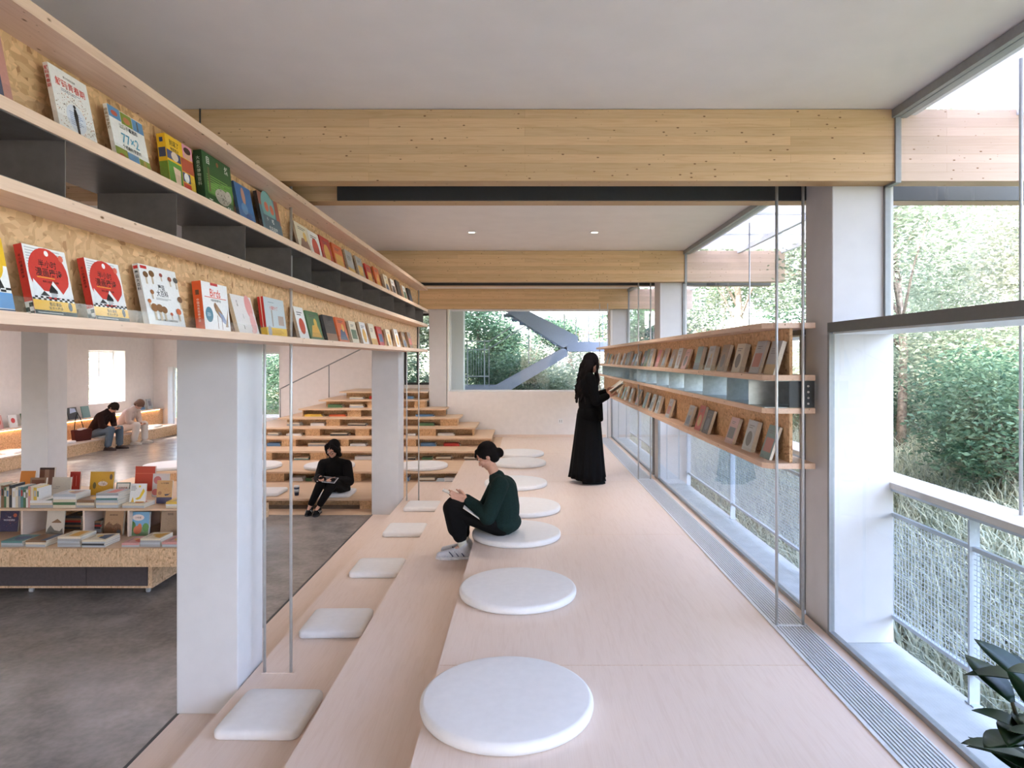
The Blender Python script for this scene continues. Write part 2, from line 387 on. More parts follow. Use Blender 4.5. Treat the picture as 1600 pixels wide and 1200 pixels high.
# paired glulam beams
def beam(y0,label,x0=-10.0,x1=3.28):
    b=MB(); b.box(x0,2.03,-.055,.055,0,CEIL-BB-.003,M['glulam']); o=b.build('timber_beam',None,label,'beam',None,None,(0,y0+.055,BB))
    b=MB(); b.box(2.03,x1,-.055,.055,0,CEIL-BB-.003,M['glulamout']); b.build('outer_end',o,label='outer end, veil of the glass put into its paler colour')
    return o
beam(3.54,'nearest knotty glulam ceiling beam crossing the whole room')
beam(4.0,'glulam beam directly behind the nearest one, only its lower edge showing')
beam(8.19,'second knotty glulam ceiling beam behind the two downlights')
beam(8.65,'glulam beam directly behind the second ceiling beam')
beam(12.685,'farthest glulam ceiling beam above the stair window')
beam(-.98,'glulam beam out of view behind'); 
for i,yy in enumerate((3.54,4.0,8.19,8.65,12.685)):
    sbox('trim_%d'%(i+2),2.015,2.045,yy-.012,yy+.122,BB-.012,CEIL-.05,M['frame'])
b=MB(); b.box(-1.772,-1.765,3.535,3.54,BB,CEIL,M['darkframe']); b.build('trim_8',kind=ST)
# dark steel plates facing the gap between the paired beams
for i,(x0,x1,y0) in enumerate(((-1.15,1.725,4.0),(2.075,3.27,4.0),(-1.6,1.725,8.65),(2.075,3.27,8.65))):
    b=MB(); b.box(x0,x1,y0-.02,y0-.002,BB+.002,CEIL-.002,M['darkframe']); b.build('trim_%d'%(i+9),kind=ST)
# downlights
def downlight(x,y,label,pw=60):
    o=empty('downlight',(x,y,CEIL),0,label,'ceiling light','recessed ceiling downlights')
    b=MB(); b.lathe([(.05,0),(.05,-.006),(.036,-.006),(.034,-.002)],M['white'],24); b.build('rim',o)
    b=MB(); b.lathe([(.033,-.0025),(.0,-.003)],M['lampglow'],24); b.build('lens',o)
    l=bpy.data.lights.new('downlight_lamp','SPOT'); l.energy=pw; l.spot_size=R(150); l.spot_blend=1; l.color=(1,.92,.86); l.shadow_soft_size=.04
    lo=bpy.data.objects.new('lamp',l); lo.location=(0,0,-.012); lo.parent=o; COL.objects.link(lo)
downlight(X(737,7.0),7.0,'left of the two small recessed downlights in the white ceiling',40)
downlight(X(929,7.0),7.0,'right of the two small recessed downlights in the white ceiling',40)
for x,y in ((-.57,10.6),(.75,10.6),(-.57,11.7),(.75,11.7)):  # unseen lamps added to brighten the far wall and deck
    downlight(x,y,'added recessed downlight brightening the far bay, unseen behind the second beam',15)
for x,y in ((-4.2,11.2),(-2.9,11.2),(-4.6,2.2),(-7.6,5.5),(-7.6,9.5),(-7.6,14.5),(-4.2,7)):  # unseen lamps added to lift the light over the left zone
    downlight(x,y,'added recessed downlight brightening the room, unseen above the left hanging shelf',28)
# socket on far wall
b=MB(); b.box(-.045,.045,-.01,0,-.045,.045,M['white'])
for s in (-.018,.018): b.box(s-.006,s+.006,-.0115,-.01,.004,.018,M['darkframe']); b.box(s-.006,s+.006,-.0115,-.01,-.02,-.006,M['darkframe'])
b.build('wall_socket',None,'small white power socket low on the far white wall','socket',None,None,(X(876,12.8),12.8,CZ-98*12.8/FP))
# ================================================================ tiered seating
ts=empty('tiered_seating',(-3.3,8.57,0),0,'wide plywood and chipboard tiered seating with book niches climbing to the back wall','tiered seating')
lv=[(8.57,.15,-6.1,-1.6),(9.75,.30,-5.75,-1.0),(10.85,.45,-5.35,-.435),(11.42,.60,-5.25,X(768,11.42)),(11.72,.75,-5.1,X(743,11.72)),(12.0,.90,-4.56,X(717,12.0)),(12.25,1.05,-4.27,X(696.5,12.25)),(12.5,1.2,-3.97,-1.9),(12.75,1.35,-3.64,-1.9)]
open_px=[[(300,464),(465,562)],
 [(330,380),(444,543),(564,600),(634,715)],
 [(340,400),(425,485),(510,600),(620,777)],
 [(350,440),(462,533),(545,634),(650,767)],
 [(380,477),(500,555),(577,655),(681,738)],
 [(440,510),(531,602),(620,688)],
 [(474,543),(564,615),(634,695)],
 [(504,574),(590,647)],
 [(535,600),(607,671)]]
T=.028
off=Vector((3.3,-8.57,0))
for n,(f,z,xl,xr) in enumerate(lv):
    b=MB()
    if n<3:
        b.box(xl,xr,f,12.8 if n==2 else lv[n+1][0]+.35,z-T,z,M['plyx'])
    else:
        yb=14.0
        if xr>-1.53: b.prism([(xl,f),(xr,f),(xr,12.78),(-1.92,12.78),(-1.92,yb-.01),(xl,yb-.01)],z-T,z,M['plyx'])
        else: b.box(xl,xr,f,yb-.01,z-T,z,M['plyx'])
    o=b.build('tread',ts,loc=off)
    base=z-.15; ff=f+.035
    xr2=xr-.03 if n!=2 else xr-.03; xl2=xl+.06
    b=MB(); b.box(xl2,xr2,ff+.26,ff+.28,base,z-T,M['osb']); b.build('niche_back',ts,loc=off)
    cur=xl2
    edges=[(X(a,ff),X(c,ff)) for a,c in open_px[n]]
    for a,c in edges+[(xr2,xr2)]:
        a=min(max(a,xl2),xr2); c=min(c,xr2)
        if a-cur>.02:
            b=MB(); b.box(cur,a,ff,ff+.26,base,z-T,M['osb']); b.build('niche_block',ts,loc=off)
        cur=max(cur,c)
    if cur<xr2-.02: pass
bp('floor_strip',-6.1,-1.96,8.3,8.62,-.05,.003,M['plyx'],ts).location=off
# handrail
hr=empty('handrail',(-5,13.2,.75),0,'thin grey steel handrail climbing beside the tiered seating','handrail')
D=13.3; a=P(437,608,D); c=P(565,545,D); o0=-Vector((-5,13.2,.75))
b=MB(); b.tube([a,c],.013,M['frame'],8); b.build('rail',hr,loc=o0)
for px,zt,zb in ((438,P(438,607.5,D).z,.75),(514,P(514,570,D).z,1.2)):
    b=MB(); b.tube([(X(px,D),D,zb),(X(px,D),D,zt)],.011,M['frame'],8); b.build('post',hr,loc=o0)
# ================================================================ low bench along the left wall
wb=empty('window_bench',(-9.6,12,0),0,'long low chipboard bench with a book ledge behind it along the left wall','bench')
w0=Vector((9.6,-12,0))
b=MB(); b.box(-9.2,-9.22,7,17.2,0,.235,M['osbd']); b.box(-9.9,-9.2,17.18,17.2,0,.235,M['osbd'])
b.build('bench_front',wb,loc=w0)
bp('seat_board',-9.99,-9.18,7,17.22,.235,.262,M['ply'],wb).location=w0
bp('back_panel',-9.76,-9.74,7,17.48,.262,.65,M['osb'],wb).location=w0
bp('ledge',-9.99,-9.70,7,17.48,.65,.675,M['ply'],wb).location=w0
bp('light_strip',-9.738,-9.72,7.2,17.3,.636,.648,M['stripglow'],wb,label='warm glowing strip under the ledge').location=w0
for yy in (9.9,12.25,14.6): bp('front_joint',-9.198,-9.2,yy,yy+.004,0,.235,M['darkframe'],wb).location=w0
# ================================================================ hanging bookshelves
ZS=[.92,.64,.444,.117]        # tops of the four boards, above eye height on the left
ZR=[.2085,-.0969,-.289,-.611]
def hanging_shelf(name,label,side,xo,xi,xp,y0,y1,dz,divs,rods,joints,zc):
    """xo = edge towards the aisle, xi = far edge, xp = back panel"""
    t=empty(name,(xp,(y0+y1)/2,CZ+dz+.1),0,label,'bookshelf'); L=-Vector((xp,(y0+y1)/2,CZ+dz+.1))
    s=1 if xo>xi else -1
    zz=[CZ+z for z in (ZS if side=='l' else ZR)]
    segs=[y0]+list(joints)+[y1]
    for k,z in enumerate(zz):
        for a,c in zip(segs[:-1],segs[1:]):
            b=MB(); ch=.05 if a==y0 and a>0 else 0
            b.prism([(xo,a+ch),(xo-s*ch,a+.001),(xi,a+.001),(xi,c-.001),(xo,c-.001)],z-.033,z,M['pine']); b.build('shelf_board',t,loc=L,bevel=.002)
    for (zt,zb) in ((zz[0]-.033,zz[1]),(zz[2]-.033,zz[3])):
        for a,c in zip(segs[:-1],segs[1:]):
            b=MB(); b.box(xp-.009,xp+.009,a+.0015+(.0 if a>y0 else .03),c-.0015,zb,zt,M['osb']); b.build('back_panel',t,loc=L)
    for zb in (zz[1],zz[3]):
        x=xo-s*.022; b=MB(); b.box(x-.0015,x+.0015,y0+.08,y1-.05,zb,zb+.042,M['acrylic']); b.build('clear_lip',t,loc=L)
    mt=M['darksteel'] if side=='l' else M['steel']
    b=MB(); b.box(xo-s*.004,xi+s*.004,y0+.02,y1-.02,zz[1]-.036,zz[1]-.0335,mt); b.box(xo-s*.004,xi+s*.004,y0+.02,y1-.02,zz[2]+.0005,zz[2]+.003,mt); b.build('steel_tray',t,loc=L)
    if side=='r':
        b=MB(); b.box(xi-.15,xi-.004,y0+.006,y0+.012,zz[2]+.003,zz[1]-.036,M['darkframe'])
        for q in range(4): b.lathe([(.007,0),(.006,.004)],M['rod'],10,Matrix.Translation((xi-.04,y0+.006,zz[2]+.025+.034*q))@Matrix.Rotation(math.pi/2,4,'X'))
        b.build('steel_end_plate',t,loc=L)
    for d in divs:
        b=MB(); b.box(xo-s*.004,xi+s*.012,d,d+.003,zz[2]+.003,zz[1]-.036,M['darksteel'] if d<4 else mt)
        b.build('steel_divider',t,loc=L)
    for (x,y) in rods:
        b=MB(); b.tube([(x,y,zc),(x,y,BB+.1)],.0085,M['rod'],10); b.build('hanging_rod',t,loc=L)
    for y in sorted(set(r[1] for r in rods)):
        b=MB(); xs=[r[0] for r in rods if r[1]==y]
        b.box(min(xs)-.02,max(xs)+.02,y-.012,y+.012,zc,zc+.006+(0.002 if side=='r' else 0),M['alu'] if side=='r' else M['ply']); b.build('foot_plate',t,loc=L)
    return t
ldiv=[1.20,1.80,2.376,2.96,3.54]+[3.87+.61*i for i in range(8)]
hanging_shelf('hanging_bookshelf','long two-tier timber bookshelf hung on steel rods along the left of the aisle','l',-1.27,-1.575,-1.42,-1.2,8.5,0,
  [.6,0,-.6]+ldiv,[(-1.375,3.82),(-1.53,3.82),(-1.375,8.42),(-1.53,8.42)],[3.72],.15)
hanging_shelf('hanging_bookshelf','long two-tier timber bookshelf hung on steel rods in front of the windows','r',1.395,1.69,1.56,3.775,12.7,-.72,
  [4.06]+[4.5+.6*i for i in range(13)],[(1.458,3.76),(1.61,3.76),(1.452,8.3),(1.607,8.3),(1.452,12.6),(1.607,12.6)],[8.0],.45)
# ================================================================ cushions
def round_cushion(x,y,z,label,group=None,r=.385):
    b=MB(); h=.052
    prof=[(r-.02,.0),(r-.004,.006),(r,.02),(r,.032)]+[(r-.022+.022*math.cos(a),h-.02+.02*math.sin(a)) for a in (R(20),R(45),R(70),R(90))]+[(r*.6,h+.001),(.02,h+.002)]
    b.lathe(prof,M['cushion'],72)
    return b.build('round_cushion',None,label,'cushion',group,None,(x,y,z))
def square_cushion(x,y,z,rz,label,group=None,w=.42):
    def ring(hw,rad,zz):
        out=[]
        for cx,cy,a0 in ((1,1,0),(-1,1,90),(-1,-1,180),(1,-1,270)):
            for k in range(7):
                a=R(a0+15*k); out.append((cx*(hw-rad)+rad*math.cos(a),cy*(hw-rad)+rad*math.sin(a),zz))
        return out
    hw=w/2; rings=[(hw-.012,0),(hw-.002,.006),(hw,.016),(hw,.034),(hw-.006,.044),(hw-.018,.05),(hw-.09,.053)]
    vs=[];fs=[]
    for q,zz in rings: vs+=ring(q,max(.012,.045-(hw-q)),zz)
    n=28
    for i in range(len(rings)-1):
        for k in range(n): fs.append((i*n+k,i*n+(k+1)%n,(i+1)*n+(k+1)%n,(i+1)*n+k))
    fs.append(tuple(range(n))[::-1]); fs.append(tuple(range((len(rings)-1)*n,len(rings)*n)))
    b=MB(); b.add(vs,fs,M['cushion'],True)
    return b.build('square_cushion',None,label,'cushion',group,None,(x,y,z),(0,0,rz))
rc=[(-.08,2.9,'largest looking round white cushion, nearest the camera on the platform'),(-.046,4.29,'second round white cushion from the camera, just in front of the one being sat on'),
 (-.073,5.66,'round white cushion under the person in the green sweater'),(-.02,6.66,'round white cushion directly behind the one under the green sweater'),
 (-.11,7.95,'round white cushion in the middle of the platform row, fifth from the camera'),(-.075,9.5,'second farthest round white cushion of the platform row'),(-.078,10.42,'farthest round white cushion of the platform row')]
for x,y,l in rc: round_cushion(x,y,.45,l,'round cushions along the platform edge')
for x,l in ((-5.54,'round white cushion at the far left end of the second tier, above the book table'),(-4.2,'round white cushion on the second tier half hidden by the nearest column and thin rods'),
  (-3.05,'round white cushion on the second tier behind the reader with glasses'),(-1.59,'round white cushion on the second tier just right of the middle white column')):
    round_cushion(x,10.15,.30,l,'round cushions on the tiered seating')
sc=[(-1.305,3.345,'nearest square white cushion, at the foot of the broad column'),(-1.295,4.49,'square white cushion just past the first pair of rods on the lower step'),
 (-1.28,5.67,'third square white cushion from the camera on the lower step'),(-1.27,6.92,'fourth square white cushion from the camera, level with the middle column'),(-1.26,8.03,'farthest square white cushion on the lower step, behind the middle column')]
for i,(x,y,l) in enumerate(sc): square_cushion(x,y,.15,R((-1.2,.8,0,.5,-.4)[i]),l,'square cushions on the lower step')
square_cushion(-2.54,8.83,.15,0,'square white cushion under the reader with glasses','square cushions on the tiered seating')
square_cushion(-3.52,8.9,.15,0,'square white cushion on the lowest tier beside the nearest column','square cushions on the tiered seating')
for y,l in ((11.95,'square white cushion on the low bench left of the grey white column'),(13.2,'square white cushion on the low bench near the brown handbag'),(14.35,'square white cushion under the person in the dark sweater'),(16.4,'square white cushion on the low bench right of the two bent readers')):
    square_cushion(-9.45,y,.262,0,l,'square cushions on the left bench')
# ================================================================ outside
def gz(x,y):
    if x>2.08:
        d=x-2.08; z=-.05+.31*min(d,7)+.13*max(0,min(d-7,20))
    elif x<-10.4: z=-.1
    else: z=-.15
    if y>13.2 and x<=2.08: z=-.15+.10*max(0,y-16.5)
    if y>13.2 and x>2.08: z=z
    return z+.05*math.sin(x*1.7+y*.9)+.04*math.sin(y*2.3-x)
def terrain(name,x0,x1,y0,y1,nx,ny,label):
    vs=[];fs=[]
    for j in range(ny+1):
        for i in range(nx+1):
            x=x0+(x1-x0)*i/nx; y=y0+(y1-y0)*j/ny; vs.append((x,y,gz(x,y)))
    for j in range(ny):
        for i in range(nx):
            a=j*(nx+1)+i; fs.append((a,a+1,a+nx+2,a+nx+1))
    b=MB(); b.add(vs,fs,M['ground'],True); return b.build(name,kind=ST)
M['ground']=plain((104,108,84),.95,0,.1,.35,5)
terrain('ground',2.09,40,-6,60,60,80,'')
terrain('ground_beyond',-40,2.09,17.95,60,50,50,'')
terrain('ground_court',-5.0,2.09,13.2,17.95,14,10,'')
terrain('ground_left',-40,-10.42,-6,17.95,20,20,'')
sbox('outer_ledge',1.735,2.085,-5,13.4,.0,.40,M['ledge'])
# railing along the ledge
rl=empty('outer_railing',(2.08,4,.4),0,'white mesh railing with a pale timber cap outside the glass','railing')
ro=-Vector((2.08,4,.4))
b=MB(); zt=CZ-.695
b.box(2.05,2.26,-5,13.4,zt-.035,zt,M['cap']) if 'cap' in M else None
M['cap']=wood('weathered_cap',(214,206,200),(180,168,156),'y',.7,0,None,.7,50)
b.box(2.05,2.26,-5,13.4,zt-.035,zt,M['cap']); b.build('cap',rl,loc=ro,bevel=.003)
wp=plain((186,196,206),.5,.1,.4,.02)
z1=CZ-.877*1.0; z0=CZ-1.45
for zz,n in ((z1,'upper_rail'),(z0,'lower_rail')):
    b=MB(); b.box(2.062,2.082,-5,13.4,zz-.01,zz+.01,wp); b.build(n,rl,loc=ro)
b=MB(); b.box(2.06,2.10,-5,13.4,zt-.05,zt-.036,wp); b.build('cap_plate',rl,loc=ro)
for k in range(9):
    y=-.48+1.74*k; b=MB(); b.box(2.05,2.098,y-.006,y+.006,.40,zt-.05,wp); b.box(2.052,2.096,y-.03,y+.03,.40,.406,wp); b.build('post',rl,loc=ro)
# welded mesh infill
b=MB(); r=.0012
y=.2
while y<13.3: b.box(2.070-r,2.070+r,y-r,y+r,z0,z1,wp); y+=.028
z=z0+.02
while z<z1: b.box(2.073-r,2.073+r,.2,13.3,z-r,z+r,wp); z+=.024
b.build('mesh_infill',rl,loc=ro)
for y,l in ((2.88,'thin steel tie rod standing on the railing cap at the right edge'),(6.36,'thin steel tie rod on the railing cap behind the window shelf'),(9.84,'farthest thin steel tie rod on the railing cap')):
    b=MB(); b.tube([(0,0,0),(0,0,CEIL-zt-.03)],.008,M['rod'],10); b.build('tie_rod',None,l,'rod',None,None,(2.2,y,zt))
# translucent canopy between the beam ends
for i,(y0,y1,l) in enumerate(((-.87,3.54,'nearest translucent white canopy panel outside above the glass'),(4.11,8.19,'translucent white canopy between the first and second beams outside'),(8.76,12.68,'farthest translucent white canopy panel outside'))):
    c=empty('canopy',(2.7,(y0+y1)/2,CEIL),0,l,'canopy'); cc=-Vector((2.7,(y0+y1)/2,CEIL))
    b=MB(); b.box(2.09,3.27,y0,y1,CEIL+.02,CEIL+.03,M['canopy']); b.build('opal_sheet',c,loc=cc)
    for x in (2.11,2.70,3.25):
        b=MB(); b.box(x-.02,x+.02,y0,y1,CEIL-.035,CEIL+.019,M['alu']); b.build('long_bar',c,loc=cc)
    n=4
    for k in range(1,n):
        y=y0+(y1-y0)*k/n; b=MB(); b.box(2.131,2.679,y-.012,y+.012,CEIL+.0,CEIL+.019,M['alu']); b.box(2.721,3.229,y-.012,y+.012,CEIL,CEIL+.019,M['alu']); b.build('cross_bar',c,loc=cc)
# steel stair beyond the far window
D=16.0
sm=plain((176,183,204),.6,.0,.4,.02); 
st=empty('outdoor_stair',(0,D,0),0,'blue grey steel zigzag staircase outside the far window','staircase'); so_=-Vector((0,D,0))
def q2(px,py,d=D): v=P(px,py,d); return (v.x,v.z)
def flight(name,px):
    fo=.004*len(name)
    b=MB(); b.prism([q2(*p) for p in px],D-fo,D+.06,sm,axis='y'); b.prism([q2(*p) for p in px],D+1.1+fo,D+1.16,sm,axis='y'); b.build(name,st,loc=so_)
flight('lower_stringer',[(772,604),(885,541),(887,556),(792,613),(772,613)])
flight('upper_stringer',[(786,484),(822,484),(903,526),(903,548),(887,548)])
flight('landing_edge',[(887,534),(960,534),(960,549),(887,549)])
flight('base_edge',[(718,604),(772,604),(792,613),(718,613)])
for k in range(10):
    a=Vector(q2(775+k*11.2,604-k*6.2)); b=MB(); b.box(a.x,a.x+.26,D+.06,D+1.1,a.y-.02,a.y,sm); b.build('step',st,loc=so_)
for k in range(8):
    a=Vector(q2(890-k*12.5,536-k*6.6)); b=MB(); b.box(a.x-.26,a.x,D+.06,D+1.1,a.y-.03,a.y-.01,sm); b.build('step',st,loc=so_)
b=MB(); a=q2(887,540); c=q2(960,540); b.box(a[0],c[0],D+.06,D+1.1,a[1]-.06,a[1],sm); b.build('landing',st,loc=so_)
hw=plain((206,212,220),.5,.1,.4,.02)
b=MB()
def seg(p,q,r=.016): b.tube([P(p[0],p[1],D+.03),P(q[0],q[1],D+.03)],r,hw,6)
for p,q in (((723,533),(723,606)),((730,533),(730,606)),((757,535),(757,605)),((764,540),(764,604)),((723,533),(764,533)),((730,546),(764,546)),((720,588),(764,588)),((762,535),(800,510)),((764,545),(830,503)),((826,511),(826,568)),((764,600),(764,540))): seg(p,q)
for k in range(7): seg((732+k*4,546),(732+k*4,588),.005)
b.build('guard_rail',st,loc=so_)
b=MB(); 
b.prism([q2(764,545),q2(826,511),q2(878,540),q2(826,568),q2(764,600)],D+.02,D+.026,M['glass'],axis='y'); b.build('glass_guard',st,loc=so_)
for px in (882,900,920,942):
    b=MB(); b.tube([P(px,490,D+.03),P(px,540,D+.03)],.014,hw,6); b.build('baluster',st,loc=so_)
for a in (718,958):
    b=MB(); x=X(a,D); b.box(x,x+.1,D+.3,D+.4,-.3,q2(0,606)[1],sm); b.build('support_post',st,loc=so_)
b=MB(); b.box(-1.62,-1.27,13.42,13.8,-.2,CEIL,M['white']); b.build('outdoor_pillar',None,'white outdoor pillar at the left side of the stair window','pillar')
# pale house beyond the stair
hb=empty('distant_house',(6,33,0),0,'pale distant house with a tiled roof seen above the stair landing','building'); h0=-Vector((6,33,0))
bp('wall',1.6,14,33,40,0,6.2,M['white'],hb).location=h0
bp('wall_band',1.6,14,32.97,33,3.0,3.5,plain((196,150,132),.8),hb).location=h0
for k in range(5): bp('house_window',2.4+k*2.3,3.5+k*2.3,32.95,33,3.9,5.2,plain((170,180,190),.3),hb).location=h0
b=MB(); b.prism([(1.2,6.2),(14.4,6.2),(7.8,8.6)],32.6,40.4,plain((176,140,128),.8),axis='y'); b.build('roof',hb,loc=h0)
# ---------------------------------------------------------------- vegetation
def leaves_mesh(name,centers,size,mat,parent,flat=.35,ar=.42):
    n=len(centers)
    u=rng.normal(size=(n,3)); u[:,2]*=flat; u/=np.linalg.norm(u,axis=1)[:,None]
    w=rng.normal(size=(n,3)); w[:,2]+=1.2; v=np.cross(w,u); v/=np.linalg.norm(v,axis=1)[:,None]; nn=np.cross(u,v)
    s=(size*(.6+.8*rng.random(n)))[:,None]
    p=np.empty((n,4,3)); p[:,0]=centers-u*s*.5; p[:,1]=centers+v*s*ar*.5+nn*s*.08; p[:,2]=centers+u*s*.5-nn*s*.05; p[:,3]=centers-v*s*ar*.5+nn*s*.08
    me=bpy.data.meshes.new(name); me.vertices.add(4*n); me.vertices.foreach_set('co',p.reshape(-1))
    me.loops.add(4*n); me.loops.foreach_set('vertex_index',np.arange(4*n,dtype=np.int32)); me.polygons.add(n)
    me.polygons.foreach_set('loop_start',np.arange(0,4*n,4,dtype=np.int32)); me.polygons.foreach_set('loop_total',np.full(n,4,dtype=np.int32))
    me.update(); me.validate(); me.materials.append(mat); o=bpy.data.objects.new(name,me)
    return finish(o,parent)
def crown(blobs,n):
    tot=sum(b[3]**2 for b in blobs); out=[]
    for (x,y,z,r,fz) in blobs:
        k=int(n*r*r/tot); d=rng.normal(size=(k,3)); d/=np.linalg.norm(d,axis=1)[:,None]; rr=(r*(rng.random(k)**.33))*(1+.12*rng.normal(size=k))
        c=d*rr[:,None]; c[:,2]*=fz; out.append(c+np.array([x,y,z]))
    return np.concatenate(out)
def tree(x,y,h,cr,mat,label,n=9000,size=.1,name='tree',bare=.35,group='trees and shrubs outside',cat='tree',nb=9,trunk=.09):
    z=gz(x,y); t=empty(name,(x,y,z),0,label,cat,group)
    bl=[]
    for k in range(nb):
        a=random.random()*6.28; rr=cr*random.random()**.5*.75; zz=h*(bare+(1-bare)*random.random()*.9)
        bl.append((rr*math.cos(a),rr*math.sin(a),zz,cr*(.35+.25*random.random()),.75))
    leaves_mesh('foliage',crown(bl,n),size,mat,t)
    b=MB()
    b.tube([(0,0,-.2),(.05,0,h*.3),(-.04,.05,h*.6),(0,0,h*.85)],[trunk,trunk*.8,trunk*.5,trunk*.2],M['bark'],8)
    for (bx,by,bz,r,f) in bl[:6]:
        s=bz*.55; b.tube([(0,0,s),(bx*.5,by*.5,s+(bz-s)*.6),(bx,by,bz)],[trunk*.35,trunk*.22,trunk*.08],M['bark'],6)
    b.build('trunk',t); return t
def shrub(x,y,r,mat,label,n=7000,size=.075):
    z=gz(x,y); t=empty('shrub',(x,y,z),0,label,'shrub','trees and shrubs outside')
    bl=[(random.uniform(-.6,.6)*r,random.uniform(-.6,.6)*r,r*random.uniform(.4,1.3),r*random.uniform(.45,.65),.9) for k in range(8)]
    leaves_mesh('foliage',crown(bl,n),size,mat,t)
    b=MB()
    for (bx,by,bz,rr,f) in bl: b.tube([(0,0,-.1),(bx*.5,by*.5,bz*.55),(bx,by,bz)],[.03,.02,.008],M['bark'],6)
    b.build('stems',t)
A,B_,C_=M['leafA'],M['leafB'],M['leafC']
shrub(4.7,6.3,.95,C_,'leafy green shrub nearest the railing at the right edge',14000,.06)
shrub(5.4,7.7,1.05,B_,'bushy shrub behind the nearest one on the bank at right',14000,.06)
shrub(5.1,9.3,1.0,C_,'dark leafy shrub beside the slim tree trunk at right',12000,.06)
shrub(6.4,9.6,1.25,B_,'wide pale shrub higher on the bank at right',14000,.06)
shrub(4.75,11.0,.5,C_,'small round clipped shrub seen under the window shelf',3500,.06)
shrub(6.9,12.5,1.3,B_,'shrub on the bank behind the window shelf',7000,.09)
shrub(5.4,14.5,1.1,A,'shrub far along the bank near the far white window column',6000,.09)
tree(6.6,7.4,4.2,1.7,A,'pale leafed tree filling the right edge beyond the canopy',24000,.07)
tree(4.62,8.0,4.3,1.4,B_,'slim tree with a thin trunk right of the near window column',18000,.065,trunk=.06,bare=.5)
tree(8.4,10.8,5.4,2.2,A,'broad pale tree behind the slim trunked one',15000,.12)
tree(8.0,14.2,5.2,2.2,B_,'tree behind the window shelf with bright leaves',12000,.13)
tree(5.6,17.0,5.4,2.2,B_,'branching pale tree above the window shelf',13000,.12,trunk=.13,nb=10)
tree(3.9,19.5,5.2,1.9,C_,'tree beyond the far white window column',12000,.13)
tree(11.5,13.5,7.5,3.0,B_,'tall tree at the back of the bank on the right',12000,.17)
tree(9.5,19.5,7.5,3.2,B_,'tall tree far back behind the bright leaved one',9000,.18)
tree(7.0,23.0,7,3.0,C_,'distant tree above the far end of the window shelf',14000,.18)
tree(-1.5,20.6,6.0,2.0,C_,'dense green tree at the left of the outdoor staircase',22000,.13,bare=.05,nb=14)
tree(.2,20.6,3.0,1.5,C_,'low green tree under the outdoor staircase',11000,.12,bare=.1)
tree(-3.7,19.2,5.5,1.7,B_,'tree seen in the dark framed window above the seating',10000,.13,bare=.1)
tree(1.6,22.5,3.4,1.6,A,'reddish sunlit tree right of the outdoor staircase',7000,.13,bare=.15)
tree(-9.0,21.5,4.5,2.0,A,'bright tree outside the window left of the thin rods',8000,.14,bare=.1)
tree(-6.0,23.0,5.0,2.2,B_,'tree outside behind the handrail wall',8000,.15,bare=.1)
tree(-13.6,18.5,5.0,1.8,A,'sunlit tree outside the window on the left wall',8000,.13,bare=.1)
tree(-14.6,21.5,5.5,1.8,A,'second sunlit tree outside the left wall',6000,.13,bare=.1)
for k,(x,y,r,m) in enumerate(((-4.2,19.6,1.1,C_),(-2.6,19.5,1.2,B_),(-.9,19.3,1.3,C_),(.8,19.4,1.2,B_),(2.6,19.4,1.3,A),(-9.6,21.2,1.5,B_),(-7.2,21.0,1.5,C_))):
    shrub(x,y,r,m,('%s hedge shrub outside, %s from the left beyond the far windows'%({id(A):'pale',id(B_):'mid green',id(C_):'deep green'}[id(m)],('third','fourth','fifth','sixth','seventh','first','second')[k])),7000,.11)
# long grass on the bank
def grass(n):
    y=-1+17*rng.random(n)**.9; x=2.28+ (6.4)*rng.random(n)**1.15
    z=np.array([gz(a,b) for a,b in zip(x,y)])
    h=.22+.26*rng.random(n); a=rng.random(n)*6.28; lean=h*(.35+.7*rng.random(n)); wd=.004+.005*rng.random(n)
    dx=np.cos(a);dy=np.sin(a); px=-dy*wd; py=dx*wd
    p=np.empty((n,6,3))
    for k,(t,wk) in enumerate(((0,1),(.55,.8),(1,.15))):
        cx=x+dx*lean*t*t; cy=y+dy*lean*t*t; cz=z-.02+h*(t-.28*t*t*t)
        for j,sg in enumerate((-1,1)):
            p[:,k*2+j,0]=cx+sg*px*wk; p[:,k*2+j,1]=cy+sg*py*wk; p[:,k*2+j,2]=cz
    idx=(np.arange(n)[:,None]*6); f=np.concatenate([idx+np.array([0,1,3,2]),idx+np.array([2,3,5,4])],1).reshape(-1).astype(np.int32)
    me=bpy.data.meshes.new('grass'); me.vertices.add(6*n); me.vertices.foreach_set('co',p.reshape(-1)); me.loops.add(8*n); me.loops.foreach_set('vertex_index',f)
    me.polygons.add(2*n); me.polygons.foreach_set('loop_start',np.arange(0,8*n,4,dtype=np.int32)); me.polygons.foreach_set('loop_total',np.full(2*n,4,dtype=np.int32))
    me.update(); me.materials.append(M['grass']); o=bpy.data.objects.new('grass',me); finish(o,None,'long drooping grass covering the bank outside the glass','grass',None,'stuff')
grass(60000)
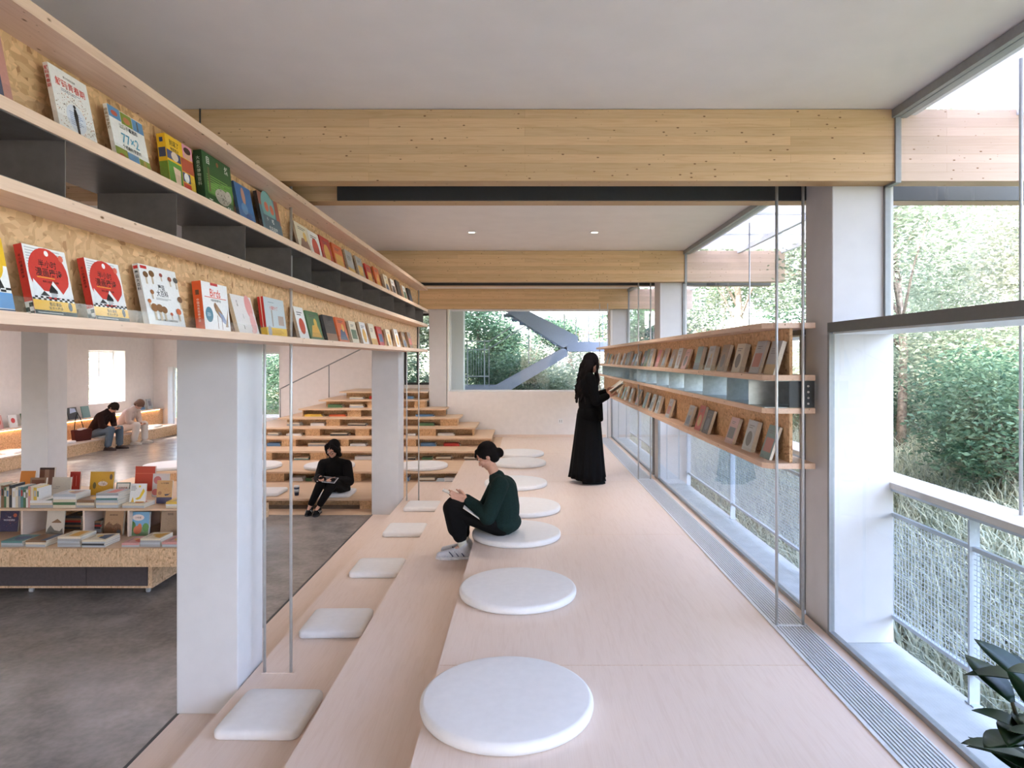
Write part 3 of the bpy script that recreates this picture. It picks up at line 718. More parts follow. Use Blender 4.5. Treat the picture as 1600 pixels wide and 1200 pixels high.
# ---------------------------------------------------------------- potted plant, bottom right
pp=empty('potted_plant',(1.43,1.74,.45),0,'dark green potted plant with long glossy leaves in the bottom right corner','plant')
b=MB(); b.lathe([(.10,0),(.13,.01),(.155,.3),(.16,.31),(.148,.31),(.145,.285)],plain((180,178,172),.6),32); b.build('pot',pp)
b=MB(); b.lathe([(.144,.27),(.0,.28)],M['soil'],24); b.build('soil',pp)
b=MB(); stems=[]
for k in range(6):
    a=k*1.05+.3; top=Vector((.10*math.cos(a),.10*math.sin(a),.68+.10*math.sin(k*2.1))); stems.append(top); b.tube([(.02*math.cos(a),.02*math.sin(a),.27),top*.6+Vector((0,0,.1)),top],[.008,.007,.005],plain((74,70,44),.7),7)
b.build('stems',pp)
def leaf(base,dirv,L,W,droop,i):
    d=Vector(dirv).normalized(); s=d.cross(Vector((0,0,1))).normalized(); n=s.cross(d).normalized()
    vs=[];fs=[]; N=9
    for k in range(N+1):
        t=k/N; c=Vector(base)+d*L*t - Vector((0,0,1))*droop*L*t*t; w=W*math.sin(math.pi*min(1,.04+t*.96))**.75*(1 if t<.6 else 1-.25*(t-.6)/.4)
        if k==N: w=.0005
        vs+= [c-s*w+n*w*.25, c-n*w*.10, c+s*w+n*w*.25]
    for k in range(N):
        o=k*3; fs+=[(o,o+1,o+4,o+3),(o+1,o+2,o+5,o+4)]
    b=MB(); b.add(vs,fs,M['rubber'],True)
    o=b.build('leaf',pp); m=o.modifiers.new('t','SOLIDIFY'); m.thickness=.0012
random.seed(3); i=0
for st_ in stems:
    for k in range(9):
        a=random.random()*6.28; t=.3+.7*k/8; base=Vector((st_.x*t,st_.y*t,.27+(st_.z-.27)*t)); up=.15+.5*random.random()
        leaf(base,(math.cos(a),math.sin(a),up),.17+.06*random.random(),.036+.010*random.random(),.35*random.random(),i); i+=1
# ================================================================ books
def cov(c): return plain(c,.38,0,.4,.02,20)
def book_mesh(w,h,t,cover,spine=None,art=(),hard=True,spine_art=()):
    """local frame: x from spine to fore edge, z up, front cover towards -y"""
    b=MB(); c=cov(cover); sp=cov(spine or cover); e=.002 if hard else .0008; o=.003 if hard else 0
    b.box(0,w,0,e,0,h,c); b.box(0,w,t-e,t,0,h,c); b.box(-.0008,e,0,t,0,h,sp)
    f=lambda u,v:(u*w,-.0003-Q,v*h)
    Q=0.0
    for a in art:
        k=a[0]; Q+=.00007
        if k=='r': b.add([f(a[1],a[2]),f(a[3],a[2]),f(a[3],a[4]),f(a[1],a[4])],[(0,1,2,3)],cov(a[5]))
        elif k=='d':
            n=24; b.add([(a[1]*w+a[3]*w*math.cos(6.2832*i/n),-.0003-Q,a[2]*h+a[3]*w*(a[5] if len(a)>5 else 1)*math.sin(6.2832*i/n)) for i in range(n)],[tuple(range(n))],cov(a[4]))
        elif k=='p': b.add([(p[0]*w,-.0003-Q,p[1]*h) for p in a[1]],[tuple(range(len(a[1])))],cov(a[2]))
        elif k=='t': b.text(a[1],a[2]*w,a[3]*h,a[4]*h,cov(a[5]),lambda u,v:(u,-.0003-Q,v),(a[6]*w if len(a)>6 else None))
        elif k=='v':   # vertical column of characters
            for i,ch in enumerate(a[1]): b.text(ch,a[2]*w,(a[3]-i*a[4]*1.08)*h,a[4]*h,cov(a[5]),lambda u,v:(u,-.0003-Q,v))
        elif k=='checks':
            x0,z0,x1,z1,nx,nz=a[1:7]
            for i in range(nx):
                for j in range(nz):
                    if (i+j)%2: continue
                    u0=x0+(x1-x0)*i/nx; u1=x0+(x1-x0)*(i+1)/nx; v0=z0+(z1-z0)*j/nz; v1=z0+(z1-z0)*(j+1)/nz
                    b.add([(u0*w,-.0003-Q,v0*h),(u1*w,-.0003-Q,v0*h),(u1*w,-.0003-Q,v1*h),(u0*w,-.0003-Q,v1*h)],[(0,1,2,3)],cov(a[7]))
        elif k=='lines':
            x0,z0,x1,z1,n=a[1:6]
            for i in range(n):
                v=z0+(z1-z0)*(i+.5)/n; u1=x0+(x1-x0)*(.7+.3*((i*37)%10)/10); hh=abs(z1-z0)/n*.2
                b.add([(x0*w,-.0003-Q,(v-hh)*h),(u1*w,-.0003-Q,(v-hh)*h),(u1*w,-.0003-Q,(v+hh)*h),(x0*w,-.0003-Q,(v+hh)*h)],[(0,1,2,3)],cov(a[6]))
        elif k=='dots':
            cx,cz,r0,r1,n=a[1:6]; rr=random.Random(5)
            for i in range(n):
                an=rr.random()*6.28; q=r0+(r1-r0)*rr.random()**1.3; u=cx*w+q*w*math.cos(an); v=cz*h+q*w*1.1*math.sin(an); s=.006*w+.01*w*rr.random()
                if 0.02*w<u<.98*w and .02*h<v<.95*h: b.add([(u-s,-.0003-Q,v),(u,-.0003-Q,v-s),(u+s,-.0003-Q,v),(u,-.0003-Q,v+s)],[(0,1,2,3)],cov(a[6][i%len(a[6])]))
    for a in spine_art:
        if a[0]=='r': b.add([(-.0012,t*a[3],h*a[2]),(-.0012,t*a[1],h*a[2]),(-.0012,t*a[1],h*a[4]),(-.0012,t*a[3],h*a[4])],[(0,1,2,3)],cov(a[5]))
        else:
            for i,ch in enumerate(a[1]): b.text(ch,0,(a[2]-i*a[3]*1.1)*h,a[3]*h,cov(a[4]),lambda u,v:(-.0016,t/2-u,v))
    p=MB(); p.box(e+.0002,w-o-.001,e+.0001,t-e-.0001,o+.0005,h-o-.0005,M['page'])
    return b,p
def place_book(b,p,name,label,group,loc,rz,lean,cat='book',flat=None,full=True):
    m=Matrix.Translation(loc)@Matrix.Rotation(rz,4,'Z')@(Matrix.Rotation(-lean,4,'X') if flat is None else Matrix.Rotation(-math.pi/2,4,'X'))
    if full: o=b.build(name,None,label,cat,group); o.matrix_world=m; p.build('pages',o); return o
    b.add(p.v,p.f,M['page']); o=b.build(name,None,label,cat,group); o.matrix_world=m; return o
W=(236,234,232); RED=(206,62,52); K=(34,34,34); YEL=(236,188,44); BLU=(96,146,190)
# --- left shelf: covers face the aisle, spine towards the viewer
XL=-1.332
def lbook(row,ya,yb,h,t,lab,cover,spine,art,spa=(),lean=.2,hard=False,full=True,grp=None,name='book'):
    z=CZ+(ZS[1] if row==0 else ZS[3])+.001
    b,p=book_mesh(yb-ya,h,t,cover,spine,art,hard,spa)
    mx=.079/ max(h,.05); lean=min(lean,math.asin(min(.9,max(.05,(.079-t)/h))))
    return place_book(b,p,name,lab,grp or ('books facing out on the upper row of the left shelf' if row==0 else 'books facing out on the lower row of the left shelf'),(XL,ya,z+t*math.sin(lean)*0+.0005),math.pi/2,lean,full=full)
lbook(0,1.49,1.70,.225,.018,'pink picture book with a dark arched window, cut off at the upper left edge',(196,140,128),(96,80,84),[('r',.12,.0,.86,.62,(70,78,104)),('d',.49,.62,.37,(70,78,104),1),('d',.49,.3,.2,(150,110,100))])
lbook(0,1.871,2.035,.218,.014,'white book with red Chinese title and a lone dark figure inside a dotted ring',W,(232,228,224),
  [('t','解码青春期',.5,.80,.12,RED,.78),('t','青少年成长指南',.5,.905,.035,(90,90,90),.6),('lines',.22,.68,.78,.73,2,(140,150,165)),('dots',.5,.36,.27,.5,230,[(190,120,90),(120,110,110),(170,150,120)]),
   ('d',.5,.36,.26,(214,220,232)),('lines',.33,.25,.7,.45,7,(130,150,190)),('p',[(.47,.12),(.53,.11),(.54,.3),(.56,.42),(.53,.5),(.47,.5),(.45,.4),(.46,.3)],K),('d',.5,.53,.035,K),('lines',.12,.08,.4,.12,2,(60,60,60))],[('v','解码青春期',.93,.055,RED)])
lbook(0,2.13,2.325,.2,.013,'white book titled 77x2 with blue and green picture squares along top and bottom',W,(240,238,232),
  [('r',0,.80,.33,1,BLU),('r',.34,.78,.66,.99,(132,148,58)),('r',.67,.78,1,.99,BLU),('d',.16,.89,.09,(190,90,70),.5),('d',.5,.87,.1,(190,120,80),.6),('r',.8,.8,.84,.97,(90,90,90)),
   ('t','让孩子着迷的',.5,.72,.085,K,.8),('t','77×2',.5,.52,.24,(90,160,190),.8),('t','个经典科学游戏',.5,.36,.075,K,.8),('r',0,.1,.33,.3,(132,148,58)),('r',.34,.08,.66,.29,BLU),('r',.67,.08,1,.28,(132,148,58)),('d',.16,.16,.08,(180,90,60),.6),('r',0,0,1,.07,(226,184,60)),('d',.83,.17,.05,(180,150,80),2)],[('v','经典科学游戏',.9,.055,(150,120,70))])
lbook(0,2.446,2.64,.21,.032,'thick yellow book patched with coloured squares and a pink portrait corner',YEL,YEL,
  [('t','别逗了',.3,.88,.11,(70,60,40),.5),('t','物理笔记',.3,.76,.07,(70,60,40),.5),('r',.62,.74,1,1,(222,150,176)),('d',.81,.85,.13,(214,170,140)),('d',.81,.9,.14,(70,44,36),.5),('r',0,.56,.5,.72,(74,80,120)),('d',.28,.64,.13,(220,200,180),.7),('r',.52,.46,1,.72,(178,84,60)),
   ('r',0,.0,.5,.52,(92,146,62)),('p',[(.18,.44),(.45,.42),(.4,.03),(.26,.03)],(228,196,176)),('r',.52,.26,.82,.44,(70,80,130)),('d',.67,.35,.1,W,1),('r',.52,0,.82,.24,(206,66,52)),('r',.84,.05,1,.42,(214,180,60))],[('r',.1,.58,.9,.75,(74,80,110)),('r',0,0,1,.5,(120,150,60)),('r',.3,.85,.7,.93,(50,70,110))],lean=.12)
lbook(0,2.72,2.985,.235,.035,'dark green nature encyclopedia with white characters and a pale resting animal',(44,88,48),(40,70,44),
  [('t','自',.18,.87,.16,W),('t','然',.82,.87,.16,W),('t','百',.18,.10,.15,W),('t','科',.82,.10,.15,W),('p',[(.1,.45),(1,.62),(1,.25),(.1,.25)],(92,140,66)),('lines',.1,.36,.95,.62,6,(120,164,80)),('d',.6,.3,.26,(176,168,156),.5),('d',.82,.36,.11,(188,180,170),.9),('dots',.6,.3,.02,.24,70,[(90,80,70)]),('r',.14,.3,.2,.74,(104,94,64)),('d',.5,.88,.04,(150,90,60))],[('v','大自然博物百科',.86,.07,(190,200,180))],lean=.1)
lbook(0,3.056,3.235,.2,.014,'blue picture book leaning beside the green encyclopedia',(66,112,168),(60,84,110),[('d',.45,.72,.12,(190,140,120),2),('d',.4,.4,.2,(110,150,190),.8),('d',.6,.2,.2,(54,90,150),.6),('lines',.55,.06,.95,.16,3,(190,200,220))])
lbook(0,3.33,3.60,.225,.018,'teal picture book with round red faces and white characters, last before the rods',(92,128,140),(52,44,44),[('r',0,.7,.25,1,(150,90,74)),('r',.8,.4,1,1,(168,96,76)),('d',.45,.72,.33,(120,168,168),1),('d',.36,.72,.1,(206,110,84)),('d',.62,.70,.1,(206,110,84)),('r',.1,.0,.95,.5,(84,104,116)),('t','小',.3,.42,.10,W),('t','嘘',.56,.40,.13,W),('t','世名寇案',.52,.20,.13,W,.8)],lean=.2)
lbook(1,1.49,1.70,.2,.015,'yellow and white comic book cut off at the lower left edge',(240,238,234),YEL,[('r',.0,.62,1,1,YEL),('d',.62,.62,.32,YEL,.8),('p',[(.3,.3),(.5,.6),(.8,.58),(.9,.32)],K),('checks',.0,.27,1,.33,12,2,K),('r',0,.05,1,.26,(96,150,206)),('d',.6,.12,.14,(226,170,70),.6),('r',0,0,1,.04,(60,80,120))])
def tang(y0,y1,lab):
    lbook(1,y0,y1,.2,.022,lab,(236,234,232),(200,60,50),
     [('lines',.04,.62,.96,.98,9,(190,190,190)),('d',.5,.62,.46,RED,.98),('d',.52,.92,.05,W),('t','半小时',.5,.76,.12,K,.5),('t','漫画唐诗',.5,.635,.13,K,.7),('lines',.2,.54,.8,.575,1,(230,160,60)),('t','看得入迷的诗人诗事',.5,.50,.035,(60,40,40),.6),
      ('p',[(.05,.32),(.1,.52),(.3,.36),(.42,.36),(.55,.52),(.75,.34),(.95,.5),(.98,.28),(.05,.28)],(230,230,230)),('p',[(.42,.37),(.5,.47),(.62,.38),(.62,.34),(.42,.34)],K),('p',[(.2,.29),(.3,.36),(.42,.29)],(60,60,60)),('lines',.45,.28,.62,.36,4,(80,80,80)),('checks',.0,.225,1,.28,16,2,K),('r',0,.08,1,.225,(234,180,60)),
      ('t','看段漫画',.5,.175,.06,(60,40,20),.5),('t','笑读大唐诗',.5,.115,.055,(60,40,20),.5),('d',.86,.16,.05,(60,60,70),1.6),('r',0,0,1,.08,(58,62,68)),('lines',.06,.03,.9,.06,1,(190,190,190)),('d',.85,.88,.06,(220,110,90))],
     [('v','半小时漫画唐诗',.84,.045,(60,24,22)),('r',0,0,1,.2,(230,230,230)),('r',0,.0,.5,.06,K),('r',.5,.06,1,.12,K),('r',0,.12,.5,.18,K)])
tang(1.769,1.935,'nearer of the two identical books with a big red disc on the lower row')
tang(2.02,2.19,'farther of the two identical books with a big red disc on the lower row')
mush=[('t','蘑菇',.5,.66,.10,K),('t','大百科',.5,.555,.115,K,.6),('lines',.3,.44,.75,.48,2,(140,140,140)),('r',.04,.93,.2,.98,(200,50,50)),('t','MUSHROOMS & TOADSTOOLS',.5,.105,.045,K,.9)]
for (u,v,s,c) in ((.14,.84,1.2,(120,84,52)),(.3,.87,1.3,(130,92,58)),(.55,.88,.8,(150,70,60)),(.78,.84,1,(150,80,60)),(.95,.84,1.2,(90,86,80)),(.22,.56,.9,(150,96,56)),(.97,.5,1.3,(120,84,60)),(.2,.3,1.6,(150,104,66)),(.34,.3,1.6,(140,100,64)),(.46,.28,1.4,(140,96,60)),(.64,.22,.7,(190,90,60)),(.86,.28,1.3,(196,96,54)),(.1,.4,.8,(190,110,60))):
    mush+= [('r',u-.018*s,v-.13*s,u+.018*s,v,(206,186,160)),('d',u,v,.055*s,c,.7)]
lbook(1,2.309,2.555,.225,.02,'white mushroom encyclopedia covered with brown mushroom drawings',(234,233,232),(206,206,206),mush,[('v','蘑菇大百科',.86,.06,K),('r',.1,.92,.9,.97,(200,50,50))])
lbook(1,2.71,2.945,.208,.038,'thick orange spined book titled Birds with a long legged bird on white',(238,236,236),(220,92,48),
  [('r',.34,.945,.62,1,(200,60,60)),('t','Birds',.5,.80,.23,(222,84,60),.84),('r',.08,.685,.92,.7,(222,84,60)),('t','中国鸟类观察手册',.5,.635,.055,(90,90,90),.82),('p',[(.42,.5),(.52,.56),(.7,.4),(.82,.22),(.6,.3),(.46,.42)],(160,124,90)),('p',[(.55,.42),(.75,.35),(.95,.1),(.7,.2)],(150,160,190)),('d',.46,.53,.055,(150,110,80)),('r',.5,.05,.52,.33,(140,110,90)),('r',.66,.04,.68,.3,(140,110,90)),('p',[(.8,.1),(.95,.5),(.9,.1)],(170,140,110)),('d',.2,.33,.14,(84,130,150)),('lines',.12,.29,.28,.37,4,(200,215,225))],
  [('v','中国鸟类观察手册',.62,.055,(245,225,210)),('r',.3,.72,.7,.82,(110,70,50))],lean=.1)
lbook(1,3.036,3.265,.192,.018,'cream book with soft pink blossom shapes on the lower row',(232,226,224),(214,190,160),[('d',.78,.74,.17,(232,160,156),1.5),('d',.82,.3,.14,(236,178,176),1.6),('v','花事',.24,.82,.08,(120,110,110)),('v','诗经植物',.4,.5,.03,(90,80,80)),('r',.3,.12,.33,.22,(120,120,110)),('d',.74,.07,.1,(236,190,186),.5)],lean=.26)
o=lbook(1,3.363,3.645,.205,.03,'pair of red spined grey books with a yellow band, last before the rods',(192,202,206),(196,54,48),[('t','小猫约十了',.45,.74,.11,(206,70,60),.75),('lines',.2,.86,.6,.9,1,(120,140,150)),('r',.3,.25,.36,.68,(160,150,140)),('r',.62,.3,.9,.55,(170,150,140)),('r',0,0,1,.22,(240,192,50)),('lines',.25,.05,.9,.18,4,(200,140,40)),('d',.15,.12,.09,(170,170,180),1.2)],[('r',0,0,1,.22,(240,196,50)),('r',.42,.22,.55,1,(236,220,200))],lean=.12)
# --- smaller books: generated covers
PAL={'white':W,'grey':(168,170,172),'red':(190,58,50),'orange':(214,104,60),'dark':(60,62,66),'green':(84,120,84),'blue':(92,130,168),'cream':(226,214,190),'brown':(140,108,80),'pink':(214,160,156),'yellow':(226,190,80),'teal':(96,140,140),'silver':(186,192,198)}
def gen_art(r,c):
    acc=r.choice([(200,80,60),(70,90,120),(220,170,80),(80,110,80),(60,60,60),(150,110,90)])
    art=[]
    k=r.randrange(4)
    if k==0: art+=[('d',.5,.4,.3,acc,1),('lines',.2,.72,.8,.86,2,(80,80,80))]
    elif k==1: art+=[('r',0,0,1,.3,acc),('lines',.2,.6,.8,.8,3,(90,90,90))]
    elif k==2: art+=[('r',.12,.2,.88,.62,acc),('lines',.2,.74,.7,.86,2,(80,80,80))]
    else: art+=[('p',[(.1,.1),(.9,.1),(.7,.55),(.3,.5)],acc),('d',.6,.6,.12,(220,180,90),1),('lines',.2,.78,.8,.9,2,(80,80,80))]
    return art
ORD=['first','second','third','fourth','fifth','sixth','seventh','eighth','ninth','tenth','eleventh','twelfth','thirteenth','fourteenth','fifteenth','sixteenth','seventeenth','eighteenth','nineteenth','twentieth','twenty-first','twenty-second','twenty-third','twenty-fourth']
up=[(464,492,'cream'),(487,507,'white'),(506,524,'red'),(525,548,'orange'),(545,560,'grey'),(561,575,'grey'),(575,588,'red'),(588.5,602,'orange'),(602.5,613,'cream'),(613.5,622,'white'),(622.5,631,'dark'),(631.5,639,'white'),(640,649,'dark')]
lo=[(460,485,'white'),(485,511,'green'),(511,530,'dark'),(530,549,'orange'),(550,566,'cream'),(566.5,580,'white'),(580.5,592,'cream'),(592.5,605,'red'),(606,617,'cream'),(619,628,'white'),(630,638,'brown'),(639.5,648,'brown')]
rr=random.Random(4)
for row,L in ((0,up),(1,lo)):
    for i,(a,c,col) in enumerate(L):
        ya=1.335*FP/(VX-a-1.5); yb=1.335*FP/(VX-c+1.5); ya=max(ya,3.86); w=min(yb-ya,.2+.05*(i<4)); w=max(w,.11)
        t=rr.choice([.014,.018,.022]); h=rr.uniform(.175,.205)
        if yb<=ya: continue
        lbook(row,ya,ya+w,h,t,'%s book, %s past the rods, %s row of left shelf'%(col,ORD[i],'upper' if row==0 else 'lower'),PAL[col],PAL[col] if col in('red','orange','green','dark','brown') else (180,160,140),gen_art(rr,col),full=(i<5),lean=.24)
# --- right shelf: covers face the aisle (left), fore edge towards the viewer
upR=[3.80,4.05,4.39,4.73,5.05,5.39,5.82,6.06,6.34,6.70,7.0,7.4,7.64,7.85,8.3,8.55,8.9,9.1,9.5,10.0,10.4,10.9,11.4]
cuR=['grey','silver','cream','brown','silver','teal','pink','silver','brown','brown','red','silver','green','dark','silver','blue','brown','dark','silver','cream','brown','green','dark']
loR=[3.86,4.18,4.54,5.13,5.35,5.69,6.47,7.0,7.33,7.72,8.25,8.76,9.17,9.43,9.8,10.1]
clR=['teal','silver','pink','dark','red','grey','silver','silver','silver','teal','dark','grey','cream','green','yellow','cream']
rr=random.Random(9)
for row,(ys,cs) in enumerate(((upR,cuR),(loR,clR))):
    for i,(y,col) in enumerate(zip(ys,cs)):
        z=CZ+(ZR[1] if row==0 else ZR[3])+.001; y=y*1.05
        nb=ys[i-1]*1.05 if i else 3.79
        w=min(.17,y-nb-.02) if i else .16
        t=rr.choice([.02,.026,.034]) if row==0 else rr.choice([.018,.024,.03]); h=rr.uniform(.19,.222) if i<14 else rr.uniform(.17,.21)
        lean=math.asin((.085-t)/h)
        cc=tuple(int(.62*v+.38*186) for v in PAL[col]); aa=[a[:-1]+(tuple(int(.45*v+.55*176) for v in a[-1]),) if a[0] in('r','p','lines') else a[:4]+(tuple(int(.45*v+.55*170) for v in a[4]),) for a in gen_art(rr,col)]  # covers and art mixed with grey: silvery glare put into their colours
        b,p=book_mesh(w,h,t,cc,None,aa,False)
        place_book(b,p,'book','%s book, %s from the near end, %s row of window shelf'%(col,ORD[i],'upper' if row==0 else 'lower'),'books on the %s row of the window shelf'%('upper' if row==0 else 'lower'),(1.463,y,z),-math.pi/2,lean,full=(i<6))
# --- books lying in the seating niches
niche=[[(300,330,'grey'),(346,376,'white')],
 [(453,474,'white'),(476,488,'green'),(635,640,'blue'),(652,682,'brown'),(693,714,'white')],
 [(458,484,'teal'),(553,583,'white'),(636,650,'dark'),(658,677,'green'),(680,707,'brown'),(724,745,'brown')],
 [(416,439,'blue'),(480,512,'grey'),(546,573,'white'),(656,682,'blue'),(692,719,'red')],
 [(417,436,'grey'),(446,472,'white'),(515,545,'dark'),(636,650,'white'),(683,711,'white')],
 [(447,470,'grey'),(484,508,'white'),(542,573,'dark'),(652,680,'green')],
 [(474.5,505,'yellow'),(513,542,'orange'),(648,679,'blue')],
 [(511,536,'green'),(545,569,'silver')],
 [(545,569,'silver'),(576,588,'red'),(634,647,'blue')]]
TN=['lowest','second','third','fourth','fifth','sixth','seventh','eighth','top']
rr=random.Random(21)
for n,row in enumerate(niche):
    f,z,xl,xr=lv[n]; base=z-.15; base=base if n else 0.001
    for i,(a,c,col) in enumerate(row):
        y=f+.045; x0=X(a+1,y); x1=X(c-1,y); hh=0
        for q in range(2):
            t=rr.choice([.018,.024,.03]); w=.17
            wid=(x1-x0)*(1 if q==0 else .93)
            bb,p=book_mesh(w,wid,t,PAL[col] if q==0 or col in('yellow','orange','red','green','blue','white') else PAL['cream'],None,[],False)
            m=MB()
            # lying flat with the spine to the front
            mt=Matrix.Translation((x0+.002,y+.002,base+hh))@Matrix(((0,0,1,0),(1,0,0,0),(0,1,0,0),(0,0,0,1)))
            bb.add(p.v,p.f,M['page'])
            o=bb.build('book',None,'%s book %s, %s niche row of seating, %s stack from left'%(col,'underneath' if q==0 else 'on top',TN[n],ORD[i]),'book','books lying in the seating niches'); o.matrix_world=mt; hh+=t+.0005
# ================================================================ book table on castors
tb=empty('book_table',(-4.5,6.0,0),0,'long low chipboard display table on castors piled with books at left','display table'); to=-Vector((-4.5,6.0,0))
TX0,TX1=-6.3,-2.76
def tp(name,*a,**k): o=bp(name,*a,tb,**k); o.location=to; return o
tp('base_cabinet',-6.0,-3.155,5.50,6.8,.055,.30,M['osbd'])
for x0,x1 in ((-5.98,-4.72),(-4.71,-3.705),(-3.70,-3.19)): tp('drawer_front',x0,x1,5.485,5.5,.078,.288,plain((74,66,68),.7),label='dark grey drawer front')
tp('tray_floor',TX0+.02,TX1-.02,5.32,6.98,.425,.444,M['plyx'])
tp('tray_front',TX0,TX1,5.30,5.32,.298,.448,M['osbd']); tp('tray_end',TX1-.02,TX1,5.32,6.98,.298,.448,M['osbd']); tp('tray_end',TX0,TX0+.02,5.32,6.98,.298,.448,M['osbd']); tp('tray_back',TX0,TX1,6.98,7.0,.298,.448,M['osbd'])
tp('upper_shelf',TX0+.3,TX1-.12,5.66,6.66,.672,.690,M['plyx'])
for x in (-4.90,-4.39,-3.85,-3.46,-3.0): tp('divider',x-.009,x+.009,5.67,6.65,.444,.672,M['ply'])
tp('middle_back',TX0+.3,TX1-.12,6.15,6.165,.444,.672,M['osb'])
for x,y in ((-3.22,5.56),(-4.22,5.56),(-5.3,5.56),(-3.22,6.7),(-4.22,6.7)):
    b=MB(); mt=Matrix.Translation((x,y,.022))@Matrix.Rotation(math.pi/2,4,'Y')
    b.lathe([(.004,-.013),(.021,-.012),(.022,0),(.021,.012),(.004,.013)],plain((190,190,190),.4),16,mt); b.box(x-.018,x+.018,y-.012,y+.012,.043,.055,M['rod']); b.box(x-.018,x-.0145,y-.01,y+.01,.015,.045,M['rod']); b.box(x+.0145,x+.018,y-.01,y+.01,.015,.045,M['rod']); b.build('castor',tb,loc=to)
tg='books standing on the book table'; tgs='books stacked flat on the book table'
def tstand(px0,px1,y,z,h,t,lean,cover,art,lab,rz=0,spine=None):
    x0=X(px0,y); w=X(px1,y)-x0; b,p=book_mesh(w,h,t,cover,spine,art,False)
    return place_book(b,p,'book',lab,tg,(x0,y,z+.001),rz,lean)
ZU=.690; ZT=.444
tstand(139,176,6.20,ZU,.225,.016,.12,(206,158,42),[('d',.55,.5,.2,(220,205,190),.5),('dots',.55,.5,.02,.17,40,[(120,70,50)]),('d',.2,.42,.07,(110,100,60),2),('d',.88,.78,.06,(90,70,50),2),('lines',.3,.1,.7,.16,2,(150,110,40))],'mustard yellow picture book standing on the top of the book table')
tstand(179,201,5.98,ZU,.165,.012,.2,(226,220,210),[('r',0,0,.07,1,(84,104,92)),('r',.93,0,1,1,(84,104,92)),('r',0,.94,1,1,(84,104,92)),('r',0,0,1,.05,(84,104,92)),('t','绘本故事',.5,.7,.12,(170,100,90),.6),('d',.5,.5,.14,(150,180,200),.5),('lines',.2,.2,.8,.32,3,(90,110,110))],'cream book with a dark green border beside the mustard yellow one')
tstand(202,226,5.76,ZU+.031,.165,.016,.16,(234,233,230),[('p',[(.35,.2),(.6,.3),(.85,.75),(.95,.6),(.9,.5),(.7,.2),(.5,.14)],(224,190,40)),('d',.6,.85,.07,(224,190,40)),('lines',.05,.62,.45,.9,4,(120,120,120)),('p',[(.1,.02),(.3,.02),(.2,.3)],(220,180,60)),('r',.4,.01,.95,.06,(220,180,60))],'white book with a yellow swooping figure leaning on a low stack')
tstand(210,241,6.42,ZU,.24,.02,.1,(196,66,44),[('r',0,.7,1,.72,(222,120,90)),('lines',.1,.1,.6,.3,3,(230,170,150))],'tall orange red book standing behind the white and yellow one')
tstand(237,262,6.15,ZU,.215,.02,.12,(214,206,204),[('d',.3,.72,.24,(196,110,110),1),('d',.2,.2,.2,(206,120,116),1)],'pale book with pink round shapes beside the tan one')
tstand(244,268,5.86,ZU,.205,.016,.1,(206,160,104),[('r',0,0,1,.27,(58,60,96)),('t','山海故事集',.5,.88,.07,(70,50,40),.6),('dots',.5,.62,.02,.38,30,[(180,80,50)]),('p',[(.5,.4),(.8,.42),(.95,.5),(.75,.36),(.55,.33)],(50,60,80)),('d',.2,.45,.12,(170,120,80))],'tan book with a navy lower band near the broad column')
tstand(79,108,6.05,ZU,.2,.018,.14,(206,198,184),[('t','山水之间',.33,.56,.05,(90,90,90),.4),('lines',.08,.46,.5,.5,1,(120,120,120))],'plain cream book with a tiny title standing on the table')
tstand(108,124,6.35,ZU,.2,.016,.1,(170,48,40),[('r',.25,.3,.3,.8,(210,130,120)),('r',.6,.3,.65,.8,(210,130,120))],'maroon book standing right of the plain cream one',spine=(220,215,210))
tstand(44,69,6.05,ZU,.195,.022,.16,(150,122,98),[('r',.1,.1,.9,.9,(128,82,62)),('p',[(.2,.3),(.5,.65),(.85,.35),(.7,.15),(.3,.12)],(206,170,140))],'brown framed book standing behind the row of upright spines')
tstand(60,83,6.4,ZU,.23,.02,.1,(110,76,60),[('r',0,.92,1,1,(50,34,32)),('r',.35,.0,.65,.92,(150,120,100)),('dots',.5,.5,.02,.3,40,[(70,50,40)])],'dark topped brown book tall at the back of the table')
tstand(28,51,6.3,ZU,.215,.018,.2,(216,138,60),[('r',0,0,1,.3,(190,60,44))],'orange book leaning behind the upright spines')
tstand(-2,27,5.83,ZT,.205,.02,.14,(54,50,84),[('t','THE',.5,.62,.08,(200,200,220),.3),('t','WONDERS',.5,.50,.10,(214,214,230),.8),('dots',.5,.5,.05,.5,80,[(110,100,150),(190,110,80)]),('d',.8,.7,.1,(190,96,70))],'dark purple picture book in the left compartment of the table')
tstand(71,99,5.72,ZT,.212,.014,.12,(214,204,190),[('p',[(.3,.52),(.62,.66),(.85,.54),(.85,.5),(.3,.5)],(140,104,74)),('p',[(0,.0),(1,.0),(.95,.3),(.8,.16),(.5,.2),(.25,.4),(.1,.25)],(120,116,106)),('r',0,0,1,.13,(156,152,140))],'pale book with a small mountain roof drawing in the compartment',rz=R(-3))
tstand(160,192,5.72,ZT,.212,.024,.12,(172,136,100),[('t','森林里的家',.5,.82,.07,(70,44,30),.6),('r',0,0,.07,1,(90,66,48)),('p',[(.05,.05),(.95,.05),(.9,.4),(.7,.5),(.5,.4),(.3,.55),(.1,.4)],(120,84,58)),('dots',.5,.3,.02,.4,60,[(190,90,50),(60,44,34),(214,190,150)]),('d',.8,.14,.1,(90,90,90))],'brown woodland picture book in the middle compartment',rz=R(-3))
tstand(200,232,5.70,ZT,.205,.022,.12,(118,172,208),[('r',0,0,1,.35,(120,150,110)),('d',.45,.76,.3,(230,214,206),.5),('t','小松鼠',.45,.76,.09,(120,90,80),.4),('d',.15,.4,.2,(96,140,80),1.2),('d',.85,.35,.16,(96,150,80),1.3),('d',.45,.24,.2,(206,120,84),1),('d',.55,.34,.11,(206,120,84),1.8)],'light blue picture book with green trees and an orange animal',rz=R(-2))
